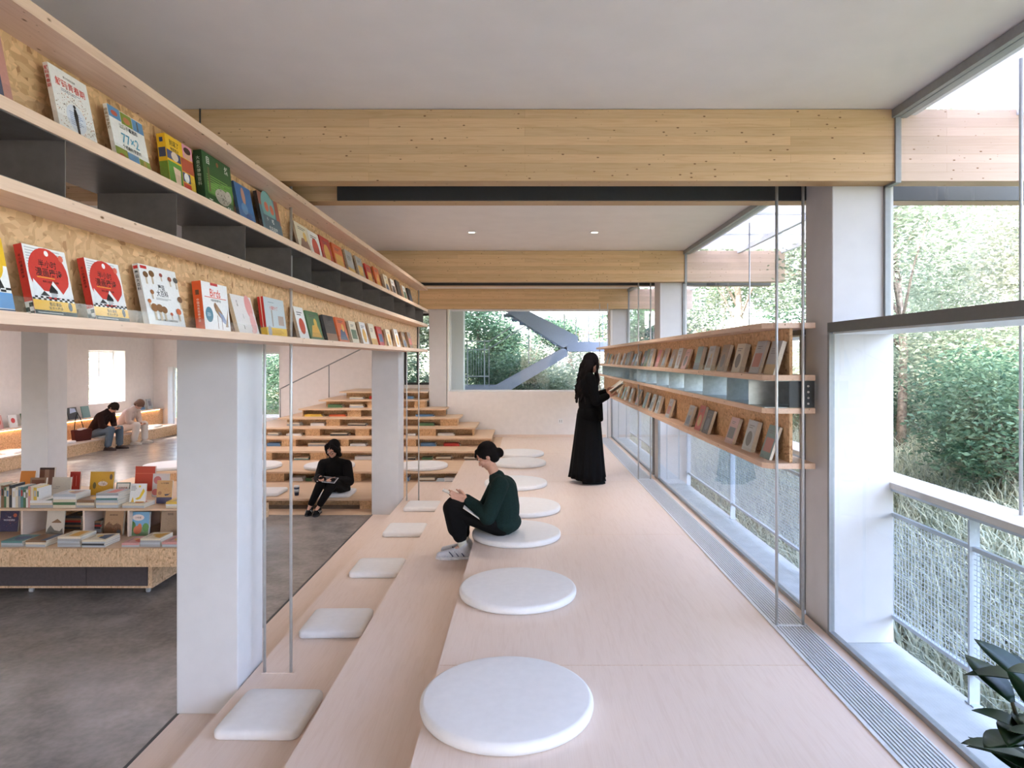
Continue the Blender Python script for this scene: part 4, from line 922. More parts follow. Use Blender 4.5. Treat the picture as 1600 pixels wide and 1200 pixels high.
tstand(250,279,5.70,ZT,.21,.03,.12,(150,124,98),[('t','夜航船',.5,.88,.08,(60,40,30),.5),('dots',.5,.45,.02,.5,90,[(90,70,50),(180,150,110)])],'brown patterned book in the compartment beside the broad column')
# upright spines at the left end
cols=['cream','white','brown','green','cream','dark','white','cream','grey','teal','green','white','pink','cream','yellow','white']
rr=random.Random(2)
x=X(-4,5.72)
for i,c in enumerate(cols):
    t=rr.uniform(.014,.03); h=.15+.035*rr.random()+(.02 if i<6 else 0)
    b,p=book_mesh(.15,h,t,PAL[c],None,[],False,[('r',.2,.55,.8,.85,PAL[rr.choice(list(PAL))])])
    b.add(p.v,p.f,M['page']); o=b.build('book',None,'%s paperback, %s from left among upright spines on the table'%(c,ORD[i]),'book','upright paperbacks on the book table')
    o.matrix_world=Matrix.Translation((x+t,5.70,ZU+.001))@Matrix.Rotation(R(90),4,'Z'); x+=t+.0015
# flat stacks
def stack(px0,px1,y,z,n,t0,cs,where,dep=.2,rz=0,first=None):
    zz=z+.001
    for i in range(n):
        x0=X(px0,y); w=X(px1,y)-x0; t=t0*rr.uniform(.8,1.2); c=cs[i%len(cs)]
        b,p=book_mesh(dep,w,t,PAL[c],None,gen_art(rr,c) if i==n-1 else [],False); b.add(p.v,p.f,M['page'])
        o=b.build('book',None,'%s book, %s the stack %s'%(c,'top of' if i==n-1 else (ORD[i]+' up in'),where),'book',tgs)
        j=rr.uniform(-.05,.05)+rz
        o.matrix_world=Matrix.Translation((x0+w/2,y+dep/2,zz))@Matrix.Rotation(j,4,'Z')@Matrix.Translation((-w/2,-dep/2,t))@Matrix(((0,0,1,0),(1,0,0,0),(0,1,0,0),(0,0,0,1)))@Matrix.Rotation(math.pi,4,'Z')@Matrix.Translation((-dep,0,0)) if False else Matrix.Translation((x0+w/2,y+dep/2,zz))@Matrix.Rotation(j,4,'Z')@Matrix.Translation((w/2,-dep/2,t))@Matrix(((0,0,-1,0),(1,0,0,0),(0,-1,0,0),(0,0,0,1)))
        zz+=t+.0006
stack(47,81,5.69,ZU,3,.02,['grey','cream','white'],'right of the upright spines')
stack(83,118,5.69,ZU,5,.021,['cream','green','cream','white','silver'],'below the plain cream book')
stack(120,148,5.70,ZU,3,.021,['grey','cream','brown'],'in front of the mustard yellow book')
stack(150,184,5.69,ZU,6,.02,['silver','cream','silver','teal','white','grey'],'in front of the green bordered book')
stack(191,226,5.69,ZU,2,.015,['silver','cream'],'below the white and yellow book',.16)
stack(259,290,5.69,ZU,3,.018,['cream','white','yellow'],'at the right end of the table top')
stack(2,36,5.36,ZT,3,.016,['grey','silver','teal'],'at the left end of the tray')
stack(40,72,5.36,ZT,3,.016,['silver','cream','brown'],'in the tray below the upright spines')
stack(90,126,5.36,ZT,5,.015,['silver','grey','silver','grey','cream'],'in the tray below the mountain book')
stack(128,164,5.35,ZT,4,.015,['silver','dark','silver','cream'],'in the tray left of the woodland book')
stack(190,217,5.36,ZT,2,.016,['silver','pink'],'in the tray below the light blue book')
stack(219,250,5.36,ZT,4,.016,['grey','silver','grey','cream'],'in the tray right of the light blue book')
stack(253,290,5.36,ZT,2,.018,['silver','pink'],'in the tray beside the broad column')
stack(134,158,5.8,ZT,6,.018,['silver','grey','dark','red','dark','brown'],'inside the middle compartment')
stack(101,127,5.85,ZT,7,.02,['brown','dark','brown','dark','red','brown','dark'],'inside the dark compartment behind the mountain book')
# --- left wall ledge books
g='books on the ledge along the left wall'
def ledge(y,w,h,col,lab,art):
    b,p=book_mesh(w,h,.016,PAL[col],None,art,False); place_book(b,p,'book',lab,g,(-9.82,y,.676),math.pi/2,.22,full=False)
ledge(12.05,.2,.26,'pink','pink covered book at the far left on the wall ledge',[('d',.5,.5,.3,(200,90,80))])
ledge(12.4,.2,.24,'white','white book with a red blot on the wall ledge',[('d',.5,.55,.25,(214,80,80))])
ledge(12.72,.18,.25,'green','olive green book on the ledge against the grey white column',[])
ledge(13.7,.22,.22,'brown','tan carton coloured book on the ledge behind the handbag',[('d',.5,.5,.1,(90,70,50))])
ledge(14.0,.3,.26,'dark','black book with a white and blue flash on the wall ledge',[('p',[(.2,.5),(.9,.6),(.8,.9),(.3,.95)],(190,205,235))])
ledge(14.45,.25,.26,'teal','teal book on the ledge behind the person in the dark sweater',[])
ledge(16.6,.2,.27,'blue','light blue book on the ledge right of the window',[('d',.5,.5,.3,(170,200,225))])
ledge(16.95,.2,.27,'grey','grey book right of the light blue one on the wall ledge',[('r',.2,.3,.8,.8,(120,120,130))])
# ================================================================ people
def nrm(v): return Vector(v).normalized()
def hand_prims(W,Dv,N,T,curl=.5,sc=1.0):
    """W wrist, Dv towards the fingers, N out of the palm, T towards the thumb"""
    W=Vector(W);D=nrm(Dv);T=nrm(Vector(T)-D*Vector(T).dot(D));N=T.cross(D) if T.cross(D).dot(Vector(N))>0 else D.cross(T)
    pr=[('e',W+D*.045*sc,(.046*sc,.038*sc,.014*sc),(D,T,N)),('c',W-D*.02,.023*sc,W+D*.02*sc,.024*sc)]
    for i,L in enumerate((.066,.074,.068,.052)):
        b=W+(D*.082+T*(.028-.019*i))*sc; a=curl*.6; d1=D*math.cos(a)+N*math.sin(a); m=b+d1*L*.55*sc
        a=curl*1.5; d2=D*math.cos(a)+N*math.sin(a); e=m+d2*L*.5*sc
        pr+=[('c',b-D*.02,.0092*sc,m,.0082*sc),('c',m,.0082*sc,e,.0068*sc)]
    b=W+(D*.03+T*.03)*sc; m=b+(D*.026+T*.024+N*.01)*sc; e=m+(D*.03+T*.006+N*.01)*sc
    pr+=[('c',W+D*.015,.014*sc,b,.013*sc),('c',b,.012*sc,m,.0105*sc),('c',m,.0105*sc,e,.008*sc)]
    return pr
def head_prims(H,F,U,sc=1.0):
    H=Vector(H);F=nrm(F);U=nrm(Vector(U)-F*Vector(U).dot(F));S=F.cross(U)
    B=(S,F,U); k=sc
    pr=[('e',H+U*.02*k-F*.008*k,(.074*k,.092*k,.092*k),B),('e',H-U*.04*k+F*.022*k,(.056*k,.066*k,.066*k),B),
        ('e',H-U*.086*k+F*.058*k,(.026*k,.022*k,.02*k),B),
        ('c',H+F*.082*k+U*.008*k,.009*k,H+F*.098*k-U*.026*k,.0125*k),
        ('e',H+F*.08*k-U*.052*k,(.022*k,.012*k,.010*k),B)]
    for s in (-1,1):
        pr+=[('e',H+S*s*.076*k-U*.008*k-F*.01*k,(.009*k,.017*k,.029*k),B),('e',H+S*s*.03*k+F*.078*k+U*.022*k,(.022*k,.012*k,.007*k),B),('e',H+S*s*.04*k+F*.062*k-U*.02*k,(.02*k,.02*k,.02*k),B)]
    return pr,S
def face_parts(H,F,U,parent,sc=1.0,closed=True,lips=(176,104,96)):
    H=Vector(H);F=nrm(F);U=nrm(Vector(U)-F*Vector(U).dot(F));S=F.cross(U); k=sc
    for s in (-1,1):
        b=MB(); m=Matrix.Translation(H+S*s*.03*k+F*.083*k+U*.006*k)@Matrix((S,F,U)).transposed().to_4x4()
        b.ell((0,0,0),(.0125*k,.007*k,.0045*k),M['white'],m,12,8); b.ell((0,.004*k,-.001*k),(.0052*k,.0042*k,.0045*k),plain((40,26,20),.3),m,10,6); b.build('eye',parent)
        b=MB(); b.tube([H+S*s*.016*k+F*.092*k+U*.025*k,H+S*s*.032*k+F*.090*k+U*.029*k,H+S*s*.047*k+F*.079*k+U*.024*k],.0028*k,M['hair'],6); b.build('eyebrow',parent)
    b=MB(); m=Matrix.Translation(H+F*.0895*k-U*.0505*k)@Matrix((S,F,U)).transposed().to_4x4(); b.ell((0,0,0),(.021*k,.006*k,.0065*k),plain(lips,.5),m,14,8); b.build('lips',parent)
def body_prims(J,k=1.0):
    pr=[]
    sp=J['spine']   # pelvis, waist, chest, neck base
    pr+=[('c',sp[0],.105*k,sp[1],.095*k),('c',sp[1],.095*k,sp[2],.108*k),('c',sp[2],.10*k,sp[3],.055*k),('c',sp[3],.05*k,J['head'],.046*k)]
    for s in (0,1):
        sh,el,wr=J['arm'][s]; hp,kn,an,toe=J['leg'][s]
        pr+=[('c',sp[2].lerp(sp[3],.6),.06*k,sh,.048*k),('c',sh,.048*k,el,.036*k),('c',el,.036*k,wr,.023*k),('c',sp[0],.09*k,hp,.085*k),('c',hp,.083*k,kn,.055*k),('c',kn,.054*k,kn.lerp(an,.35),.052*k),('c',kn.lerp(an,.35),.05*k,an,.032*k),('c',an,.03*k,an.lerp(toe,.55)+Vector((0,0,.004)),.02*k)]
    return pr
def shoe(ank,toe,parent,m1,m2,label=None,k=1.0,stripe=None,laces=None):
    a=Vector(ank); t=Vector(toe); d=(t-a); d.z=0; d.normalize(); zf=min(a.z-.075*k,t.z-.03*k)
    base=Vector((a.x,a.y,0)); s=Vector((-d.y,d.x,0)); z0=t.z-.035*k
    def q(u,w,h): return Vector((a.x,a.y,0))+d*u*k+s*w*k+Vector((0,0,z0+h*k))
    pr=[('c',q(-.045,0,.042),.036*k,q(.02,0,.045),.04*k),('c',q(.02,0,.045),.042*k,q(.10,0,.034),.038*k),('c',q(.10,0,.034),.038*k,q(.165,0,.028),.028*k),('c',q(-.02,0,.05),.04*k,q(-.01,0,.085),.04*k)]
    o=blob('shoe',pr,m1,parent,.006,3,label=label)
    b=MB(); pts=[(-.085,-.03),(-.06,-.042),(.02,-.04),(.1,-.048),(.165,-.036),(.2,0),(.165,.036),(.1,.046),(.02,.036),(-.06,.038),(-.085,.03)]
    M_=Matrix((d,s,Vector((0,0,1)))).transposed().to_4x4(); M_=Matrix.Translation((a.x,a.y,z0))@M_
    b.prism([(x*k,y*k) for x,y in pts],-.001*k,.024*k,m2,M_); b.build('sole',o,bevel=.006*k)
    b=MB()
    for i in range(4): u=.035+.022*i; b.tube([q(u,-.02,.085-.012*i),q(u+.006,0,.0895-.012*i),q(u,.02,.085-.012*i)],.0028*k,laces or m2,6)
    b.build('laces',o)
    if stripe:
        b=MB()
        for u in (-.01,.03,.07):
            for w in (-1,1): b.tube([q(u,w*.041,.028),q(u+.012,w*.039,.045),q(u+.03,w*.030,.062)],.0035*k,stripe,6)
        b.build('side_stripes',o)
    return o
# ---- person 1: standing reader with very long dark hair, facing the window shelf
y0=8.12; cx=X(921,y0); Zp=.45
rd=empty('person',(cx,y0,Zp),0,'standing person in long black clothes with very long dark hair reading by the window shelf','person')
def L(x,y,z): return Vector((x,y,z))
F=nrm((.93,0,-.36)); U=Vector((0,0,1)); H=L(.03,0,1.49)
J=dict(head=H,spine=[L(0,0,.90),L(.0,0,1.05),L(-.01,0,1.22),L(-.015,0,1.36)],
 arm=[(L(-.01,-.17,1.31),L(.06,-.20,1.03),L(.215,-.09,1.085)),(L(-.01,.17,1.31),L(.07,.2,1.05),L(.215,.06,1.13))],
 leg=[(L(0,-.08,.86),L(.01,-.09,.47),L(-.01,-.09,.09),L(.11,-.09,.035)),(L(0,.08,.86),L(.02,.08,.47),L(.02,.08,.09),L(.15,.08,.035))])
hp,S=head_prims(H,F,U)
pr=body_prims(J,.9)+hp
pr+=hand_prims(J['arm'][0][2],(.9,.25,.42),(0,.6,.6),(0,.5,.7),.55)
pr+=hand_prims(J['arm'][1][2],(.9,-.25,.42),(0,-.6,.6),(0,-.5,.7),.55)
blob('body',pr,M['skin'],rd,.005,3); face_parts(H,F,U,rd)
blk=fabric('black_wool',(9,9,11),.3,40)
# jacket: torso, flared hem and sleeves
pr=[('c',L(-.02,0,1.33),.075,L(-.01,-.155,1.30),.07),('c',L(-.02,0,1.33),.075,L(-.01,.155,1.30),.07),('e',L(-.02,0,1.18),(.135,.19,.2)),('e',L(-.01,0,1.0),(.13,.175,.2)),('e',L(.0,0,.86),(.155,.19,.15)),('c',L(-.015,0,1.36),.065,L(-.01,0,1.40),.056)]
for s in (0,1):
    sh,el,wr=J['arm'][s]; pr+=[('c',sh,.068,el,.06),('c',el,.06,wr-(wr-el).normalized()*.02,.043)]
pr+=[('c',L(.13,-.12,.80),.03,L(.10,-.13,.98),.05),('c',L(.13,.12,.80),.03,L(.10,.13,.98),.05)]
blob('jacket',pr,blk,rd,.007,4,label='loose black jacket')
# pleated skirt
b=MB(); vs=[];fs=[]; n=96; prof=[(.15,.86),(.165,.7),(.185,.5),(.205,.3),(.222,.14),(.232,.055),(.222,.055),(.14,.5),(.1,.84)]
for i,(r,z) in enumerate(prof):
    fl=max(0,(.86-z)/.8)
    for k in range(n):
        a=2*math.pi*k/n; rr_=r*(1+.05*fl*math.cos(14*a+math.sin(3*a))); vs.append((rr_*math.cos(a)*.98-.01-.02*fl,rr_*math.sin(a)*1.02,z+ (.018*math.sin(a*2+1) if z<.1 else 0)))
for i in range(len(prof)-1):
    for k in range(n): fs.append((i*n+k,i*n+(k+1)%n,(i+1)*n+(k+1)%n,(i+1)*n+k))
b.add(vs,fs,blk,True); b.build('skirt',rd,label='long pleated black skirt')
for s in (0,1): shoe(J['leg'][s][2],J['leg'][s][3],rd,M['black'],M['black'])
pr=[('e',H+Vector((-.015,0,.035)),(.103,.092,.105)),('e',H+Vector((-.05,0,-.03)),(.085,.09,.12))]
for k in range(26):
    a=math.pi*(.42+1.16*k/25); x=.088*math.cos(a)-.03; y=.10*math.sin(a)*1.0
    w=.014*math.sin(k*2.3); ln=.43+.08*math.sin(k*1.7)
    p0=H+Vector((x*.9,y*.85,.02)); pts=[p0]
    for q in range(1,9):
        t=q/8; pts.append(H+Vector((x*(1+.25*t)-.055*t+.012*math.sin(q*1.9+k),y*(1+.45*t)+.012*math.cos(q*1.7+k*2),.02-ln*t)))
    for q in range(8): pr.append(('c',pts[q],.021-.0009*q,pts[q+1],.0205-.0012*q))
for s in (-1,1):
    pts=[H+Vector((.055,.06*s,.06)),H+Vector((.062,.088*s,-.02)),H+Vector((.055,.098*s,-.12)),H+Vector((.07,.10*s,-.2)),H+Vector((.055,.105*s,-.28))]
    for q in range(4): pr.append(('c',pts[q],.02,pts[q+1],.017))
blob('hair',pr,M['hair'],rd,.006,1,label='very long wavy dark hair')
# open book in her hands
bk=empty('open_book',(cx+.335,y0-.01,Zp+1.19),0,'open pale paged book held by the standing person','book')
bk.rotation_euler=(0,R(-36),0)
for s in (-1,1):
    b=MB(); n=8; vs=[];fs=[]
    for i in range(n+1):
        t=i/n; yy=s*(.004+.135*t); zz=.022*math.sin(t*2.4)+.012*t
        for xx in (-.1,.1): vs+=[(xx,yy,zz),(xx,yy,zz-.012*(1-.4*t))]
    for i in range(n):
        o=i*4; fs+=[(o,o+2,o+6,o+4),(o+1,o+5,o+7,o+3),(o,o+4,o+5,o+1),(o+2,o+3,o+7,o+6)]
    fs+=[(0,1,3,2),(n*4,n*4+2,n*4+3,n*4+1)]; b.add(vs,fs,M['page'],False); b.build('page_block',bk)
b=MB(); b.box(-.105,.105,-.145,.145,-.018,-.0135,plain((186,158,128),.6)); b.build('cover',bk)
# ---- person 2: seated on the round cushion, facing left, green sweater
d0=5.62; og=Vector((X(787,d0),d0,.50))
p2=empty('person',og,0,'person in a dark green sweater sitting on a round cushion with pale chunky sneakers','person')
def Q(px,py,dd): return P(px,py,d0+dd)-og
F=nrm((-.80,0,-.58)); U=nrm((-.55,0,.82)); H=Q(761,713,0)
# near side is her left
J=dict(head=H,spine=[Q(787,820,0),Q(789,795,0),Q(784,766,0),Q(775,745,0)],
 arm=[(Q(781,758,-.165),Q(762,808,-.2),Q(729,781,-.10)),(Q(777,757,.165),Q(755,800,.2),Q(726,777,.06))],
 leg=[(Q(782,822,-.09),Q(707,794,-.10),Q(723,852,-.09),Q(703,866,-.10)),(Q(782,822,.09),Q(710,790,.10),Q(728,846,.11),Q(706,858,.12))])
hp,S=head_prims(H,F,U,.95)
pr=body_prims(J,.92)+hp
pr+=hand_prims(J['arm'][0][2],(-.9,.12,.25),(0,.3,.9),(-.1,.6,.7),.35)+hand_prims(J['arm'][1][2],(-.9,-.12,.2),(0,-.3,.9),(-.1,-.6,.7),.35)
blob('body',pr,M['skin'],p2,.005,3); face_parts(H,F,U,p2,.95)
gr=fabric('dark_green_knit',(26,44,42),.14,26)
sp=J['spine']
pr=[('e',sp[0]+V(.0,0,.03),(.155,.19,.10)),('c',sp[0]+V(0,-.06,.05),.125,sp[1]+V(0,-.06,0),.13),('c',sp[0]+V(0,.06,.05),.125,sp[1]+V(0,.06,0),.13),('c',sp[1]+V(0,-.05,0),.13,sp[2]+V(.01,-.05,0),.125),('c',sp[1]+V(0,.05,0),.13,sp[2]+V(.01,.05,0),.125),
    ('c',sp[2],.12,sp[3]+V(.01,0,-.01),.072),('c',sp[3]+V(.0,-.05,-.02),.06,J['arm'][0][0],.07),('c',sp[3]+V(0,.05,-.02),.06,J['arm'][1][0],.07),('c',sp[0]+V(-.09,-.03,.02),.085,sp[0]+V(-.09,.03,.02),.085)]
for s in (0,1):
    sh,el,wr=J['arm'][s]; pr+=[('c',sh,.075,el,.068),('c',el,.068,wr+(el-wr).normalized()*.03,.044)]
blob('sweater',pr,gr,p2,.007,4,label='loose dark green sweater')
tr=fabric('black_trousers',(20,19,20),.15,30)
pr=[('e',sp[0]+V(-.02,0,-.0),(.14,.165,.075))]
for s in (0,1):
    a,k_,an,toe=J['leg'][s]; lo_=k_.lerp(an,.74)
    pr+=[('c',a,.09,k_,.083),('c',k_,.083,k_.lerp(an,.5)+V(.0,0,0),.09),('c',k_.lerp(an,.5),.09,lo_,.062)]
blob('trousers',pr,tr,p2,.007,4,label='baggy black trousers')
sho=plain((206,208,214),.6,0,.3,.12,60); sol=plain((226,226,226),.6)
for s in (0,1):
    a,k_,an,toe=J['leg'][s]; blob('sock',[('c',k_.lerp(an,.74),.042,an,.04)],fabric('cream_sock',(222,220,204),.06,60),p2,.006,2)
    shoe(an,toe,p2,sho,sol,'chunky pale silver and white sneaker',1.16,plain((52,58,96),.5),plain((240,240,240),.6))
S=F.cross(U)
pr=[('e',H+U*.035-F*.022,(.084,.094,.09),(S,F,U)),('e',H-F*.05-U*.01,(.078,.06,.08),(S,F,U)),('e',H-F*.105-U*.035,(.045,.04,.045),(S,F,U)),('c',H+F*.05+U*.085,.02,H+F*.085+U*.055,.012)]
blob('hair',pr,M['hair'],p2,.005,2,label='dark hair tied in a low bun')
b=MB(); b.box(-.075,.075,-.045,.045,0,.006,plain((236,232,228),.5)); b.box(-.07,.07,-.04,.04,.0062,.0072,plain((210,206,200),.5))
b.build('phone',None,'pale phone held in the hands of the person in the green sweater','phone',None,None,P(704,771,5.62),(0,R(24),0),.003)
bm=P(741,804,5.38)
b=MB(); b.box(-.11,.11,-.075,.075,-.004,.004,M['page']); b.box(-.112,.112,-.077,.077,.0041,.006,cov((214,212,210)))
b.build('booklet',None,'thin white booklet on the lap of the person in the green sweater','book',None,None,P(742,802,5.47),(0,R(34),0))
# ---- person 3: seated reader with glasses on the lowest tier, facing the viewer
d0=8.85; og=Vector((X(523,d0),d0,.20))
p3=empty('person',og,0,'person in black with glasses and bobbed dark hair reading on the lowest tier','person')
def Q(px,py,dd): return P(px,py,d0+dd)-og
F=nrm((-.22,-.85,-.46)); U=Vector((0,-.3,1)); H=Q(520,702,-.10)
J=dict(head=H,spine=[Q(528,764,.05),Q(528,746,.06),Q(525,731,.02),Q(522,719,-.02)],
 arm=[(Q(542,726,0),Q(546,752,-.1),Q(523,748,-.36)),(Q(505,725,0),Q(498,748,-.12),Q(501,746,-.36))],
 leg=[(Q(538,764,0),Q(520,755,-.42),Q(497,793,-.50),Q(492,803.5,-.66)),(Q(522,764,0),Q(503,752,-.42),Q(484,792,-.46),Q(480,803,-.62))])
hp,S=head_prims(H,F,U,.92)
pr=body_prims(J,.86)+hp
pr+=hand_prims(J['arm'][0][2],(-.35,-.8,.05),(0,0,-1),(-.6,.2,.1),.5,.95)+hand_prims(J['arm'][1][2],(.3,-.8,.05),(0,0,-1),(.6,.2,.1),.5,.95)
blob('body',pr,M['skin'],p3,.005,3); face_parts(H,F,U,p3,.92)
sp=J['spine']; bk3=fabric('black_jumper',(24,21,21),.15,30)
pr=[('e',sp[0]+V(0,0,.03),(.17,.13,.09)),('c',sp[0]+V(-.05,0,.04),.12,sp[2]+V(-.04,0,0),.115),('c',sp[0]+V(.05,0,.04),.12,sp[2]+V(.04,0,0),.115),('c',sp[2],.12,sp[3]+V(0,0,0),.075),('c',sp[3]+V(0,0,-.02),.065,J['arm'][0][0],.068),('c',sp[3]+V(0,0,-.02),.065,J['arm'][1][0],.068),('c',sp[3],.075,sp[3]+V(0,-.02,.05),.062)]
for s in (0,1):
    sh,el,wr=J['arm'][s]; pr+=[('c',sh,.07,el,.064),('c',el,.062,wr+(el-wr).normalized()*.03,.042)]
blob('jumper',pr,bk3,p3,.007,4,label='loose black jumper')
pr=[('e',sp[0],(.165,.13,.085))]
for s in (0,1):
    a,k_,an,toe=J['leg'][s]; pr+=[('c',a,.086,k_,.066),('c',k_,.066,k_.lerp(an,.86),.042)]
blob('trousers',pr,bk3,p3,.007,3,label='slim black trousers')
for s in (0,1): shoe(J['leg'][s][2],J['leg'][s][3]+V(0,0,0),p3,M['black'],plain((44,44,46),.7),'black sneaker with white side stripes',.95,M['white'])
pr=[('e',H+U.normalized()*.03-F*.022,(.088,.098,.094),(S,F,U.normalized())),('e',H-F*.05-U.normalized()*.04,(.088,.066,.09),(S,F,U.normalized()))]
Un=(U-F*U.dot(F)).normalized()
for s in (-1,1):
    pr+=[('c',H+S*s*.05+Un*.075+F*.05,.03,H+S*s*.082+Un*.01+F*.02,.024),('c',H+S*s*.082+Un*.01+F*.02,.026,H+S*s*.084-Un*.085-F*.005,.03)]
for u in (-.045,-.015,.015,.045): pr.append(('c',H+S*u+Un*.095+F*.04,.018,H+S*u*1.1+Un*.062+F*.08,.009))
blob('hair',pr,M['hair'],p3,.005,2,label='dark bobbed hair with a fringe')
b=MB()
for s in (-1,1):
    c=H+S*s*.031+F*.098+Un*.004; b.tube([c+(S*math.cos(a)*.021+Un*math.sin(a)*.018) for a in [i*math.pi/8 for i in range(17)]],.0026,M['black'],6); b.tube([c+S*s*.021,H+S*s*.078+F*.0+Un*.005],.0015,M['black'],6)
b.tube([H+S*.010+F*.1+Un*.006,H-S*.010+F*.1+Un*.006],.0015,M['black'],6); b.build('glasses',p3,label='thin dark framed glasses')
b=MB(); b.box(-.12,.12,-.065,.065,-.005,.003,cov((186,186,190))); b.box(-.11,.11,-.058,.058,.003,.0042,cov((62,62,68)))
b.build('tablet',None,'thin grey framed tablet lying on the knees of the reader with glasses','tablet',None,None,P(512,749.5,8.42),(R(20),R(4),R(-8)))
# takeaway cup
cp=empty('paper_cup',(X(463.5,8.78),8.78,.15),0,'dark blue paper cup with a white lid on the lowest tier','cup')
b=MB(); b.lathe([(.027,0),(.036,.115)],plain((48,60,84),.6),28); b.build('cup_body',cp)
b=MB(); b.lathe([(.038,.112),(.039,.12),(.036,.13),(.034,.132),(.02,.130)],M['white'],28); b.build('lid',cp)
b=MB(); b.lathe([(.0335,.045),(.0365,.085)],plain((190,196,202),.6),28); b.build('sleeve_band',cp)
# ---- two bent readers on the left bench
def bench_person(lab,d0,px,leanf,top,legc,hairm,shoec,kk,hy,bare=False):
    og=Vector((-9.42,d0,.30)); p=empty('person',og,0,lab,'person')
    F=nrm((.5,0,-.86)); U=nrm((.8,0,.5)); 
    hip=V(0,0,.08); ch=V(.13*leanf,0,.40); nk=V(.22*leanf,0,.53); H=nk+V(.13,0,.09)
    J=dict(head=H,spine=[hip,V(.05,0,.22),ch,nk],arm=[(nk+V(-.03,-.17,-.06),V(.26,-.2,.24),V(.38,-.08,.17)),(nk+V(-.03,.17,-.06),V(.28,.2,.24),V(.40,.05,.18))],
      leg=[(V(0,-.1,.06),V(.42,-.13,.15),V(.36,-.14,-.21),V(.47,-.15,-.268)),(V(0,.1,.06),V(.44,.14,.15),V(.44,.15,-.21),V(.55,.16,-.268))])
    hp,S=head_prims(H,F,U,.95)
    pr=body_prims(J,.9)+hp+hand_prims(J['arm'][0][2],(.8,.3,-.2),(0,0,1),(.2,.8,.2),.6)+hand_prims(J['arm'][1][2],(.8,-.3,-.2),(0,0,1),(.2,-.8,.2),.6)
    blob('body',pr,M['skin'],p,.007,2); face_parts(H,F,U,p,.95)
    pr=[('e',hip+V(.02,0,.03),(.16,.19,.1)),('c',hip+V(0,-.05,.04),.13,ch+V(0,-.05,0),.13),('c',hip+V(0,.05,.04),.13,ch+V(0,.05,0),.13),('c',ch,.12,nk,.078)]
    for s in (0,1):
        sh,el,wr=J['arm'][s]; pr+=[('c',nk,.07,sh,.075),('c',sh,.075,el,.062),('c',el,.06,wr.lerp(el,.5 if bare else .15),.047)]
    blob('top',pr,top,p,.009,4)
    pr=[('e',hip,(.15,.18,.085))]
    for s in (0,1):
        a,k_,an,toe=J['leg'][s]; pr+=[('c',a,.095,k_,.08),('c',k_,.08,k_.lerp(an,.9),.07)]
    blob('trousers',pr,legc,p,.009,4)
    for s in (0,1): shoe(J['leg'][s][2],J['leg'][s][3],p,shoec,shoec)
    Un=(U-F*U.dot(F)).normalized(); S=F.cross(Un)
    blob('hair',[('e',H+Un*.03-F*.02,(.09,.1,.096),(S,F,Un)),('e',H-F*.05-Un*.02,(.085,.06,.085),(S,F,Un)),('c',H+Un*.08+F*.04,.03,H+Un*.05+F*.085,.015)],hairm,p,.006,2)
    return p
bench_person('person in a dark brown sweater and blue jeans bent over on the left bench',14.25,0,1.25,fabric('dark_brown_knit',(44,28,26),.15,25),fabric('blue_denim',(92,106,120),.15,40),M['hairb'],plain((56,40,36),.6),0,0)
bench_person('person in a pale top and cream trousers bent over beside the dark sweater',15.2,0,1.25,fabric('pale_rose_cloth',(206,186,176),.06,25),fabric('cream_cloth',(224,216,208),.05,25),fabric('light_brown_hair',(120,92,78),.2,40),plain((206,198,188),.6),0,0)
b=MB(); b.box(-.1,.1,-.07,.07,0,.012,M['page']); b.build('book',None,'small open book between the two bent readers on the left bench','book',None,None,(-8.98,14.3,.50),(0,R(-10),0))
hbg=empty('handbag',(-9.36,13.72,.262),0,'dark brown handbag with a thin strap on the left bench','handbag')
b=MB(); b.prism([(-.17,0),(.17,0),(.2,.24),(-.2,.24)],-.06,.06,fabric('brown_leather',(78,40,36),.1,20),None,'y'); o=b.build('bag_body',hbg,bevel=.015); o.rotation_euler=(0,0,R(70))
b=MB(); b.tube([V(-.05,-.15,.23),V(-.05,-.13,.42),V(-.05,-.06,.60),V(-.05,.05,.44),V(-.05,.14,.23)],.008,M['black'],6); b.build('strap',hbg)
b=MB(); b.ell((0,0,.24),(.05,.14,.03),fabric('white_tissue',(220,210,206),.05,20)); b.build('cloth_inside',hbg)
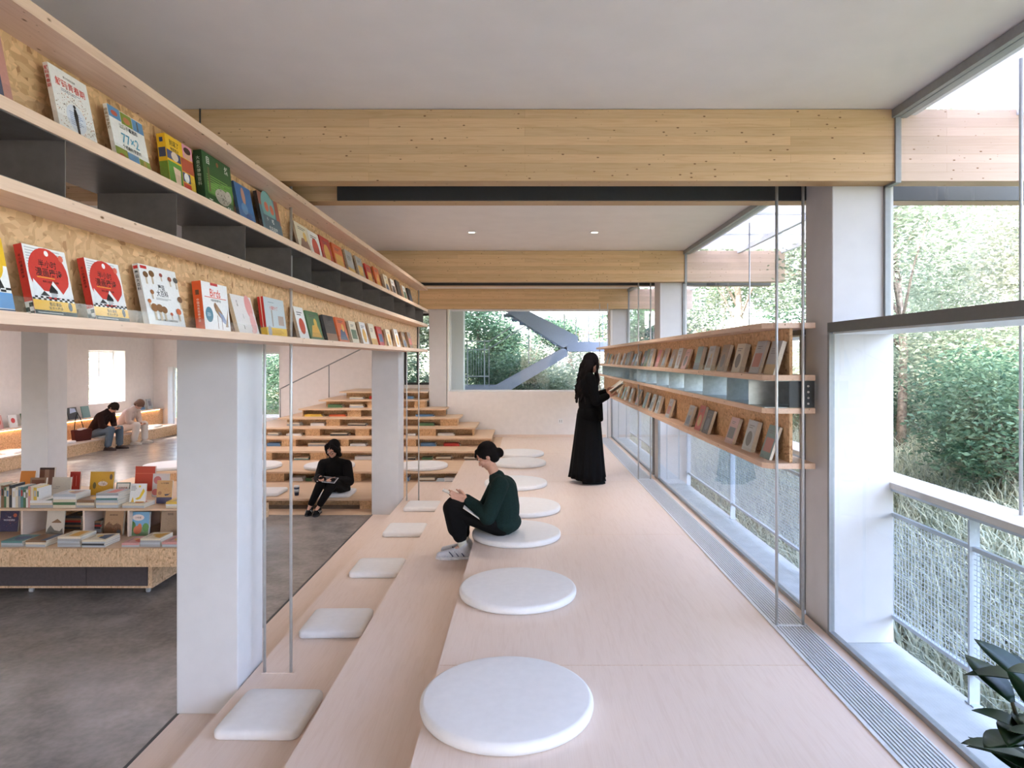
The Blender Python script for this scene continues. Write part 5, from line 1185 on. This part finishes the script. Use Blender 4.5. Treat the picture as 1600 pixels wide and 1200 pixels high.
# small white appliance by the tall window
ap=empty('air_purifier',(-9.28,16.9,.0),0,'small white box shaped appliance at the far end of the left bench','appliance')
b=MB(); b.box(-.04,.3,.40,.58,0,.42,M['white']); b.build('housing',ap,bevel=.02)
b=MB(); b.lathe([(.055,0),(.05,.008)],M['darkframe'],20,Matrix.Translation((.13,.4,.27))@Matrix.Rotation(math.pi/2,4,'X')); b.build('vent_disc',ap)
SKY=1.2; SUN=3.4; EXPO=1.34
# ================================================================ camera, sky and sun
cam=bpy.data.cameras.new('camera'); cam.sensor_width=36; cam.lens=FP/1600*36; cam.shift_x=-20/1600; cam.shift_y=-40/1600; cam.clip_start=.05; cam.clip_end=300
co=bpy.data.objects.new('camera',cam); co.location=(0,0,CZ); co.rotation_euler=(R(90),0,0); COL.objects.link(co); scene.camera=co
w=bpy.data.worlds.new('sky'); w.use_nodes=True; scene.world=w; nt=w.node_tree; nt.nodes.clear()
sky=nt.nodes.new('ShaderNodeTexSky'); sky.sky_type='NISHITA'; sky.sun_disc=False; sky.sun_elevation=R(44); sky.sun_rotation=R(225); sky.air_density=1.0; sky.dust_density=3.5; sky.ozone_density=1
hs=nt.nodes.new('ShaderNodeHueSaturation'); hs.inputs['Saturation'].default_value=.9
bg=nt.nodes.new('ShaderNodeBackground'); bg.inputs[1].default_value=SKY; ow=nt.nodes.new('ShaderNodeOutputWorld')
tn=nt.nodes.new('ShaderNodeMixRGB'); tn.blend_type='MULTIPLY'; tn.inputs[0].default_value=1; tn.inputs[2].default_value=(1.04,.98,1.05,1)
nt.links.new(sky.outputs[0],hs.inputs['Color']); nt.links.new(hs.outputs[0],tn.inputs[1]); nt.links.new(tn.outputs[0],bg.inputs[0]); nt.links.new(bg.outputs[0],ow.inputs[0])
sl=bpy.data.lights.new('sun','SUN'); sl.energy=SUN; sl.angle=R(1.5); sl.color=(1,.95,.9)
so=bpy.data.objects.new('sun',sl); so.rotation_euler=Vector((.62,.5,-.75)).to_track_quat('-Z','Y').to_euler(); so.location=(-5,-5,12); COL.objects.link(so)
vs=scene.view_settings; vs.view_transform='Standard'; vs.look='None'; vs.gamma=1; vs.exposure=EXPO; vs.use_curve_mapping=False
